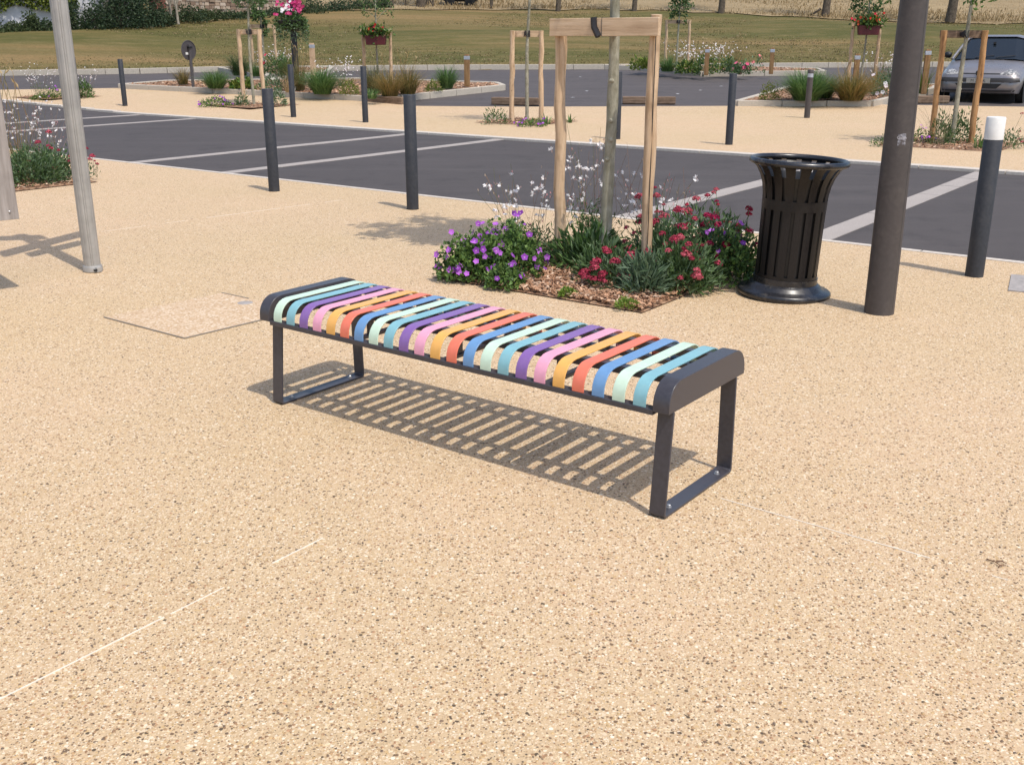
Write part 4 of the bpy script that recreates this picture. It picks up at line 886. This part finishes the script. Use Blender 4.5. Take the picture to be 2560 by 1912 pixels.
# staked trees on the islands, two of them carrying planter boxes
def planter(p, z, label):
    b = thing('planter_box', label, 'planter', (p[0], p[1]-.16, p[2]+z), R(-4), 'maroon planter boxes'); MB().box((0, 0, .12), (.50, .20, .24), None, 1.12).build('trough', MAROON, b, bevel=.012)
    mb = MB(); n = 620; P = rng.normal(size=(n, 3))*np.array([.17, .08, .075])+np.array([0, -.02, .32]); leaves(mb, P, rng.normal(size=P.shape)+np.array([0, -.3, .7]), .10, .06, pick(GRN+YGRN[:1], n)); stuff(mb.build('foliage', LEAF, b))
    f = MB(); n = 20; P = rng.normal(size=(n, 3))*np.array([.18, .05, .06])+np.array([0, -.1, .42]); petals(f, P, np.tile([0, -1, .4], (n, 1))+rng.normal(size=(n, 3))*.3, .04, 5, pick([(.68, .05, .03), (.6, .03, .06), (.75, .12, .05)], n), .2, 1.1); stuff(f.build('blossoms', PETAL, b))
c = isl(946, 212); stakes(c, .36, 1.42, 'wooden stake pair carrying the red planter box on left island', True, R(-2), rail_h=.12, r=.045, tr=(0, .06)); tree(c+np.array([0, .06, 0]), 'thin sapling with bare low twigs behind the left red planter', 2.6, .028, (2.0, .5, .55), (-.03, 0), .02, 15, 260, .07, GRN, None, limbs=12); planter(c, 1.02, 'maroon planter box with red flowers on the left island stakes')
c = isl(2152, 214); stakes(c, .35, 1.62, 'wooden stake pair carrying the red planter box on right island', True, R(-2), rail_h=.12, r=.045, tr=(0, .06)); tree(c+np.array([0, .06, 0]), 'leafy young tree behind the right red planter box', 2.8, .032, (2.3, .62, .62), (.06, 0), .03, 17, 1300, .085, GRN+DGRN, None); planter(c, 1.28, 'maroon planter box with red flowers on the right island stakes')
c = isl(1690, 178); stakes(c, .36, 1.55, 'pale stake pair with high rail on the rear right island', False, R(-2), rail_h=.11, r=.045, tr=(0, -.03)); tree(c+np.array([0, -.03, 0]), 'leafy young tree on the rear right island', 3.0, .034, (2.25, .42, .85), (.03, 0), .03, 19, 1300, .09, GRN+DGRN, None)
c = isl(664, 186); stakes(c, .36, 1.45, 'pale stake pair on the rear left island', False, R(-2), rail_h=.11, r=.04, tr=(0, -.03)); tree(c+np.array([0, -.03, 0]), 'dense leafy young tree on the rear left island', 3.0, .034, (1.95, .30, .95), (-.04, 0), .03, 21, 1500, .09, DGRN+GRN, None)

# ------------------------------------------------------------ the silver car
def car():
    fr = lot(2439, 256); o = thing('parked_car', 'small silver hatchback parked nose on behind the stained stakes', 'car', (fr[0], fr[1], fr[2]-.022), A1+R(4))
    S = 1.13
    st = [(0.00, .60, .50, .42, .26), (.03, .70, .575, .47, .225), (.10, .78, .655, .52, .205), (.22, .81, .715, .56, .20), (.5, .825, .785, .66, .20), (1.0, .835, .865, .78, .20), (1.25, .84, .885, .84, .20), (2.2, .84, .91, .88, .20), (3.1, .83, .93, .90, .22), (3.5, .79, .92, .86, .25), (3.62, .70, .86, .78, .30)]
    V = []; 
    def sec(y, w_, zt, zs, zb):
        h = [(0, zt), (.35*w_, zt-.004), (.62*w_, zt-.018), (.84*w_, zt-(zt-zs)*.35), (.95*w_, zs), (w_, (zs*.5+.22)), (.985*w_, .34), (.93*w_, zb), (.5*w_, zb-.01), (0, zb-.01)]
        return [(x, y, z) for x, z in h]+[(-x, y, z) for x, z in h[-2:0:-1]]
    for q in st: V += sec(*q)
    k = 18; n = len(st); F = [(i*k+j, (i+1)*k+j, (i+1)*k+(j+1) % k, i*k+(j+1) % k) for i in range(n-1) for j in range(k)]+[tuple(range(k)), tuple(range((n-1)*k, n*k))[::-1]]
    V = np.array(V)*np.array([S, S, S]); mb = MB().add(V, F); body = mb.build('body', CARP, o, smooth=60)
    from mathutils.bvhtree import BVHTree
    T = BVHTree.FromPolygons([Vector(v) for v in V], F)
    def patch(name, quad, mat, offs, nx=8, nz=4, parent=None):
        q = np.array(quad)*S; v = []
        for i in range(nx+1):
            for j in range(nz+1):
                s, t = i/nx, j/nz; x, z = (q[0]*(1-s)+q[1]*s)*(1-t)+(q[3]*(1-s)+q[2]*s)*t; hit = T.ray_cast(Vector((x, -2, z)), Vector((0, 1, 0)))[0]; v.append((x, (hit.y if hit else .25)-offs, z))
        m = nz+1; return MB().add(v, [(i*m+j, (i+1)*m+j, (i+1)*m+j+1, i*m+j+1) for i in range(nx) for j in range(nz)]).build(name, mat, parent or o, smooth=60)
    patch('bumper_strip', [(-.79, .435), (.79, .435), (.77, .512), (-.77, .512)], CARBMP, .042, 24, 3)
    patch('bumper_lip', [(-.76, .515), (.76, .515), (.75, .54), (-.75, .54)], CARP, .04, 24, 2)
    patch('air_intake', [(-.36, .30), (.36, .30), (.46, .40), (-.46, .40)], BLACK, .010, 12, 3)
    patch('spoiler_lip', [(-.70, .235), (.70, .235), (.72, .275), (-.72, .275)], CARBMP, .012, 16, 2)
    patch('grille', [(-.40, .585), (.40, .585), (.42, .607), (-.42, .607)], BLACK, .008, 16, 1)
    for s in (-1, 1): patch('headlight', [(s*.36, .585), (s*.76, .565), (s*.765, .665), (s*.56, .69)], HLGLASS, .008, 8, 5)
    emb = MB(); # shield with a standing beast
    emb.extrude([(-.052, -.03), (.052, -.03), (.06, .05), (-.045, .05), (-.06, .03)], -.03, 0, 1).build('badge', BLACK, o, loc=(0, -.005, .672), bevel=.004).scale = (1.35, 1, 1.35)
    be = MB()
    for a, b, r_ in (((-.015, -.02), (.0, .015), .011), ((.0, .015), (.02, .035), .010), ((-.005, .0), (.03, .005), .006), ((.0, .01), (-.028, .03), .005), ((-.012, -.015), (.012, -.022), .006)): be.tube([(a[0], -.034, a[1]), (b[0], -.034, b[1])], r_, 6)
    be.build('badge_emblem', RIM, o, loc=(0, -.005, .672), smooth=50).scale = (1.35, 1, 1.35)
    plm = paint('number_plate', (.30, .29, .26), .6); MB().box((0, -.065, .515), (.52, .02, .11)).build('number_plate', plm, o, bevel=.003)
    text_mesh('plate_lettering', 'M 348 K', .095, CARBMP, o, (0, -.0765, .515), (R(90), 0, 0))
    # cabin
    g = [(.97, .715, .875, .875), (1.72, .56, 1.335, .90), (2.0, .575, 1.355, .905), (2.85, .56, 1.33, .92), (3.45, .64, .93, .92)]
    def gv(y, w_, zt, zb, gr=0): return [(-.735-gr*.5, y, zb), (-w_-gr, y, zt-.03), (-w_*.7, y, zt+gr), (w_*.7, y, zt+gr), (w_+gr, y, zt-.03), (.735+gr*.5, y, zb)]
    Vg = np.array(sum([gv(*q) for q in g], []))*S; MB().add(Vg, [(i*6+j, (i+1)*6+j, (i+1)*6+j+1, i*6+j+1) for i in range(len(g)-1) for j in range(5)]).build('cabin_glass', GLASS, o)
    Vr = np.array(sum([gv(q[0], q[1], q[2], q[3], .016)[1:5] for q in ((1.66, .563, 1.315, .9), (1.76, .565, 1.345, .9), (2.0, .575, 1.355, .905), (2.9, .56, 1.33, .92))], []))*S
    MB().add(Vr, [(i*4+j, (i+1)*4+j, (i+1)*4+j+1, i*4+j+1) for i in range(3) for j in range(3)]).build('roof', CARP, o, smooth=60)
    for s in (-1, 1):
        MB().tube(np.array([(s*.745, .93, .865), (s*.66, 1.3, 1.1), (s*.57, 1.70, 1.315)])*S, .03, 8).build('windscreen_pillar', CARP, o, smooth=60); MB().tube(np.array([(s*.72, 2.05, .9), (s*.585, 2.0, 1.32)])*S, .028, 6).build('door_pillar', CARP, o, smooth=60); MB().tube(np.array([(s*.72, 3.3, .9), (s*.57, 2.85, 1.31)])*S, .06, 6).build('rear_pillar', CARP, o, smooth=60)
        MB().lathe([(.0, -.09), (.05, -.085), (.075, -.04), (.078, .03), (.05, .075), (0, .085)], 16).build('mirror', BLACK, o, loc=(s*.90*S, 1.28*S, .95*S), smooth=60).rotation_euler = (0, R(90), 0)
        for y in (.62, 2.95):
            wh = MB().lathe([(.0, -.08), (.26, -.08), (.285, -.05), (.285, .05), (.26, .08), (.19, .082), (.18, .06), (0, .06)], 32).build('wheel', TYRE, o, loc=(s*.755*S, y*S, .285), smooth=40); wh.rotation_euler = (0, R(90)*s, 0)
            MB().lathe([(.0, .07), (.10, .085), (.17, .078), (.182, .064)], 24).build('rim', RIM, wh, smooth=40)
            MB().lathe([(.0, .0), (.335, 0.0), (.335, .012), (0, .012)], 32, ).build('wheel_arch', BLACK, o, loc=(s*(.832)*S, y*S, .31), smooth=40).rotation_euler = (0, R(90)*s, 0)
    MB().box((0, 1.22*S, 1.02*S), (.06, .06, .05)).build('rear_mirror', BLACK, o, loc=(0, .25, .2))
    for x in (-.3, .12): MB().tube(np.array([(x, .99, .905), (x+.38, 1.06, .95)])*S, .008, 5).build('wiper', BLACK, o)
car()

# ------------------------------------------------------------ lawn relief, field edge, buildings far behind
def tufts(name, n, ylo, yhi, hgt, pal, x0=-34, x1=40, cond=None, wd=.05):
    X = x0+(x1-x0)*rng.random(n*3); yk = np.interp(X, KX, KY); Y = yk+ylo+(yhi-ylo)*rng.random(n*3)**1.3; kp = np.abs(X) < Y*.62; X, Y = X[kp][:n], Y[kp][:n]; n = len(X); k = 4; mb = MB()
    P = np.repeat(np.stack([X, Y, hill(X, Y)-.03], -1), k, 0)+rng.normal(size=(n*k, 3))*np.array([.12, .12, 0]); leaves(mb, P, rng.normal(size=P.shape)*.45+np.array([0, 0, 1.]), hgt*(.4+.8*rng.random(n*k)), wd, np.repeat(pick(pal, n), k, 0)); return mb.build(name, LEAF)
o = stuff(tufts('lawn_grass', 12000, .3, 24, .055, [(.17, .145, .055), (.22, .17, .075), (.14, .13, .045), (.30, .22, .11), (.38, .29, .16)])); tag(o, 'dry tufted lawn grass on the slope behind the car park', 'grass')
BORD = np.array([at(*q) for q in [(700, 30), (960, 34), (1250, 23), (1500, 27), (1900, 41), (2200, 50), (2560, 58), (2900, 64)]])
BX = np.concatenate([[-150], BORD[:, 0], [150]]); BYY = np.concatenate([[BORD[0, 1]+10], BORD[:, 1], [BORD[-1, 1]-6]])
fm = NT('dry_field'); _a = fm.noise(fm.co((.4, 1, 1)), .5, 5, .7); _b = fm.noise(fm.co(), 6, 4, .8)
fc = fm.ramp(_a.outputs[0], [(.3, (.27, .19, .085)), (.5, (.36, .26, .135)), (.7, (.44, .33, .18))]).outputs[0]; fm.base(fm.mix(fm.math('MULTIPLY', _b.outputs[0], .4), fc, (.24, .17, .08, 1))); fm.set(Roughness=.95); fm.bump(_b.outputs[0], .8, .2)
gx = np.arange(-12, 62, 1.0); gu = np.concatenate([np.linspace(0, 14, 22), np.linspace(16, 90, 20)]); GX, GU = np.meshgrid(gx, gu); GY = np.interp(GX, BX, BYY)+GU+.5*np.sin(GX*1.7)*np.exp(-GU)
idx = np.arange(GX.size).reshape(GX.shape); F_ = np.stack([idx[:-1, :-1], idx[:-1, 1:], idx[1:, 1:], idx[1:, :-1]], -1).reshape(-1, 4)
struct(MB().add(np.stack([GX, GY, terr(GX, GY)+.04+.02*np.minimum(GU, 3)], -1).reshape(-1, 3), F_).build('dry_field', fm.m, smooth=180))
nf = 26000; X = -10+68*rng.random(nf); Y = np.interp(X, BX, BYY)+.1+26*rng.random(nf)**1.6; P = np.stack([X, Y, hill(X, Y)], -1); fg = MB(); leaves(fg, P, rng.normal(size=P.shape)*.35+np.array([0, 0, 1.]),   .28*(.4+.7*rng.random(nf)), .05, pick([(.40, .29, .15), (.34, .24, .12), (.48, .37, .21), (.28, .20, .09)], nf)); o = stuff(fg.build('dry_field_grass', LEAF)); tag(o, 'tall straw coloured grass of the field above the lawn', 'grass')
TG = 'bare trunks along the field edge'
def far_trunk(x, y, r, label, lean=.0, hh=5):
    p = at(x, y); o = thing('field_tree', label, 'tree', (p[0], p[1], p[2]-.05), 0, TG); n = 8; t = np.linspace(0, 1, n); MB().tube(np.stack([lean*t*hh+.05*np.sin(5*t), 0*t, hh*t], -1), r*(1-.45*t), 9).build('trunk', BARKD, o, smooth=60)
    lm = MB(); P = []
    for i in range(8):
        a = i*2.3; e = np.array([math.cos(a)*1.3, math.sin(a)*1.3, hh+.3+.25*(i % 4)]); lm.tube([(lean*hh*.9, 0, hh*.86), e*np.array([.5, .5, .97]), e], [r*.45, r*.3, .01], 5); P += [e, e*np.array([.6, .6, 1.05])]
    stuff(lm.build('limbs', BARKD, o)); P = np.repeat(np.array(P), 60, 0); P = P+rng.normal(size=P.shape)*.4; mb = MB(); leaves(mb, P, rng.normal(size=P.shape), .16, .1, pick(GRN, len(P))); stuff(mb.build('crown', LEAF, o))
for x, y, r, l, lb in ((1228, 22, .10, 0, 'field edge trunk left of the middle bed tree top'), (1395, 28, .15, 0, 'field edge trunk above the wooden frame left end'), (1585, 31, .15, 0, 'field edge trunk behind the split stake top'), (1802, 37, .19, 0, 'field edge trunk just left of the right planter tree'), (2062, 43, .22, .02, 'field edge trunk with a broken low branch'), (2375, 54, .26, .02, 'field edge trunk above the silver car'), (1052, 23, .28, 0, 'thick dark trunk at the field gate'), (1068, 16, .10, .0, 'slim dark trunk behind the thick gate trunk')): far_trunk(x, y, r, lb, l)
p = at(2050, 40); MB  # broken branch
o = MB().tube([(0, 0, .35), (-.35, -.05, .12), (-.75, -.05, .0)], [.07, .06, .03], 6).build('fallen_branch', BARKD, loc=tuple(p), smooth=60); tag(o, 'dark broken branch leaning against a field edge trunk', 'branch')
# rail fence by the gate
a, b = at(955, 24), at(1046, 19); o = thing('wire_fence', 'thin rail fence between hedge and thick gate trunk', 'fence', a); dd = b-a
for k in (.55, 1.15): MB().tube([(0, 0, k), tuple(dd+np.array([0, 0, k]))], .03, 5).build('rail', BARKD, o)
for t in (0, .3, .65, 1.): MB().tube([tuple(dd*t), tuple(dd*t+np.array([0, 0, 1.35]))], .045, 6).build('post', BARKD, o)
q = at(1082, 21); o = thing('brace_post', 'angled timber brace beside the thick gate trunk', 'post', q); MB().tube([(0, 0, 0), (.1, 0, 2.)], .07, 6).build('post', BARKD, o); MB().tube([(0, 0, .2), (-.9, 0, 1.6)], .06, 6).build('strut', BARKD, o)
q = at(1150, 14); o = thing('trailer', 'dark covered trailer parked beyond the field edge', 'trailer', q); MB().box((0, .8, .95), (2.0, 1.6, 1.4), None, .94).build('box', BLACK, o, bevel=.05)
for s in (-.6, .6): MB().lathe([(0, -.08), (.3, -.08), (.3, .08), (0, .08)], 16).build('wheel', TYRE, o, loc=(s, -.05, .28)).rotation_euler = (R(90), 0, 0)
MB().box((.25, -.02, 1.1), (.14, .02, .14)).build('reflector', WHITE, o)
# white outbuilding with vine
a = at(-160, 86); b = at(392, 60); dd = (b-a); L = math.hypot(dd[0], dd[1]); an = math.atan2(dd[1], dd[0])
o = thing('outbuilding', 'whitewashed outbuilding wall half hidden by vine and shrubs', 'building', (a[0], a[1], a[2]-.3), an)
MB().box((L*.47, 1.5, 1.9), (L*.94, 3.0, 4.2)).build('wall', WPLASTER, o)
MB().box((L*.47, 1.4, 4.12), (L*.96, 3.5, .25)).build('roof', STONEW, o)
def ivy(name, label, base, an, Lx, z0, z1, n, pal, leaf=.2, cat='vine', depth=.35, hang=0):
    o = thing(name, label, cat, base, an); X = rng.random(n)*Lx; top = z1; lo = z0+hang*(.5+.5*np.sin(X*1.9+1)*np.sin(X*.7)); Z = lo+(top-lo)*rng.random(n); P = np.stack([X, -rng.random(n)*depth-.03, Z], -1); mb = MB(); leaves(mb, P, rng.normal(size=P.shape)*.7+np.array([0, -.6, -.3]), leaf*(.6+.7*rng.random(n)), leaf*.8, pick(pal, n)); stuff(mb.build('foliage', LEAF, o)); return o
VINE = [(.16, .19, .025), (.21, .24, .03), (.10, .14, .02), (.06, .09, .02)]
ivy('climbing_vine', 'yellow green vine hanging from the top of whitewashed wall', (a[0], a[1], a[2]-.3), an, L*.62, .95, 3.4, 5600, VINE, .14, hang=.75)
def bush(px, rx, ry, h, n, pal, label, name='shrub', leaf=.14, stems=True):
    p = at(*px); o = thing(name, label, 'shrub', (p[0], p[1], p[2]-.05)); mb = MB(); P, D = mound(n, rx, ry, h, .3); leaves(mb, P, D*.6+rng.normal(size=P.shape)*.7, leaf*(.6+.7*rng.random(n)), leaf*.55, pick(pal, n)); stuff(mb.build('foliage', LEAF, o))
    if stems: st = MB(); [st.tube([(0, 0, 0), (rx*.3*math.cos(q), ry*.3*math.sin(q), h*.6)], [.05, .02], 5) for q in (0, 1.5, 3, 4.4)]; stuff(st.build('stems', BARKD, o))
DK = [(.022, .045, .022), (.035, .065, .03), (.055, .09, .04), (.085, .12, .06)]; MK = [(.065, .095, .035), (.10, .125, .05), (.05, .075, .03)]
for i, (px, rx, h, pal, lb) in enumerate([((-30, 84), 1.1, .5, MK, 'olive shrub at the left end of the whitewashed wall'), ((48, 80), .8, .42, MK, 'olive shrub below the first white wall patch'), ((82, 79), .42, .85, MK, 'straggly brown green shrub between white wall patches'), ((112, 78), .7, .5, DK+MK, 'dark green shrub below second white wall patch'), ((178, 74), .45, 1.3, DK+MK, 'green shrub right of the fingerpost at the whitewashed wall'), ((243, 71), .8, 1.1, DK, 'dark shrub left of the pale forked trunk'), ((300, 67), 1.5, 2.4, DK, 'tall dark evergreen behind the pale forked trunk'), ((345, 64), 1.3, 2.8, DK, 'tall blackish evergreen beside the red brown wall end'), ((405, 60), .7, .75, DK+MK, 'rounded green shrub at the stone wall end'), ((470, 52), 1.0, .72, DK+MK, 'green shrub in front of the rubble wall'), ((520, 48), .8, .5, MK, 'olive shrub in front of the rubble wall'), ((570, 45), 1.0, .36, MK+DK, 'low green hedge plant at the rubble wall foot'), ((625, 43), 1.0, .32, DK+MK, 'low dark hedge plant at the rubble wall foot'), ((700, 39), 1.0, .4, DK, 'hedge plant behind the flower basket column'), ((770, 36), 1.2, .75, DK+MK, 'dark hedge plant right of flower basket'), ((835, 33), 1.2, .7, DK, 'dark hedge plant above the red planter'), ((900, 31), 1.2, .75, DK+MK, 'green hedge plant near the rail fence'), ((948, 28), .9, .8, DK+MK, 'last hedge plant beside the rail fence')]):
    bush(px, rx, rx*.8, h, int(700+900*rx*h), pal, lb, 'hedge_shrub' if i > 9 else 'garden_shrub', .12)
# pale forked trunks
def forked(px, label, h=3.0):
    p = at(*px); o = thing('bare_tree', label, 'tree', p); mb = MB(); mb.tube([(0, 0, 0), (-.02, 0, .5), (-.03, 0, .9)], [.07, .06, .05], 7)
    for dx in (-.6, -.2, .25, .5): mb.tube([(-.03, 0, .75), (dx*.5, .05, 1.6), (dx, .1, h)], [.04, .03, .012], 5)
    mb.build('trunk', m_bark('pale_bark', (.2, .17, .13), (.33, .29, .23), (.42, .38, .31)), o, smooth=60); lf = MB(); n = 200; P = rng.normal(size=(n, 3))*np.array([.5, .3, .4])+np.array([0, 0, h+.2]); leaves(lf, P, rng.normal(size=P.shape), .1, .06, pick(GRN, n)); stuff(lf.build('crown', LEAF, o))
forked((271, 68), 'pale forked bare trunk before the dark evergreens'); forked((430, 58), 'pale twiggy bare tree before the rubble wall'); forked((446, 62), 'thin pale sapling trunk on the lawn edge below the rubble wall', 2.6)
# rubble wall
a = at(376, 57); b = at(730, 36); dd = b-a; L = math.hypot(dd[0], dd[1]); an = math.atan2(dd[1], dd[0]); bx = a+np.array([0, 1.2, 0]); o = thing('rubble_wall', 'old rubble stone wall behind the hedge shrubs', 'wall', (bx[0], bx[1], bx[2]-.3), an)
MB().box((L/2, .3, 1.7), (L, .5, 3.4)).build('core', STONEW, o); MB().box((.15, .2, 1.7), (.5, .75, 3.5)).build('pier', paint('red_brick_pier', (.17, .06, .04), .8), o)
sm = MB(); z = .1
while z < 3.3:
    x = .45; hh = random.uniform(.10, .2)
    while x < L-.2:
        w_ = random.uniform(.10, .38); sm.box((x+w_/2, .06-random.uniform(0, .05), z+hh/2), (w_*.93, .12, hh*.9), None, random.uniform(.85, 1)); sm.c.append(np.tile(np.array(random.choice([(.40, .31, .23), (.33, .24, .17), (.46, .37, .29), (.25, .17, .12)]))*random.uniform(.65, 1.2), (8, 1))); x += w_
    z += hh
stuff(sm.build('rubble_stones', CHIP, o)); 

# small litter on the ground
TW = paint('dry_twig', (.16, .085, .045), .8)
for k, (q, L, a) in enumerate((((2466, 1400), .055, -62), ((2490, 1405), .03, -35), ((2496, 1420), .03, 20))):
    p = at(*q); o = MB().tube([(0, 0, .004), (L*.5, .004, .007), (L, 0, .004)], [.0022, .002, .001], 5).build('twig', TW, loc=tuple(p)); o.rotation_euler = (0, 0, R(a)); tag(o, ('longest dry twig of the three lying on open paving', 'short dark dry twig lying beside the longest twig', 'thin curved dry twig lying below the longest twig')[k], 'twig', 'twigs on the paving')
FT = paint('white_scrap', (.6, .6, .6), .7)
for q in [(1450, 192), (1467, 227), (1432, 243), (1694, 234), (1752, 225), (1803, 215), (1221, 207), (1330, 245), (1285, 195)]:
    p = lot(*q); o = MB().add([(-.06, -.03, -.014), (.02, -.05, -.010), (.07, .02, -.013), (-.02, .05, -.009), (0, 0, -.004)], [(0, 1, 4), (1, 2, 4), (2, 3, 4), (3, 0, 4)]).build('paper_scrap', FT, loc=tuple(p)); o.rotation_euler = (0, 0, random.random()*6); tag(o, 'tiny white scrap lying on the car park asphalt', 'litter', 'white scraps on the asphalt')
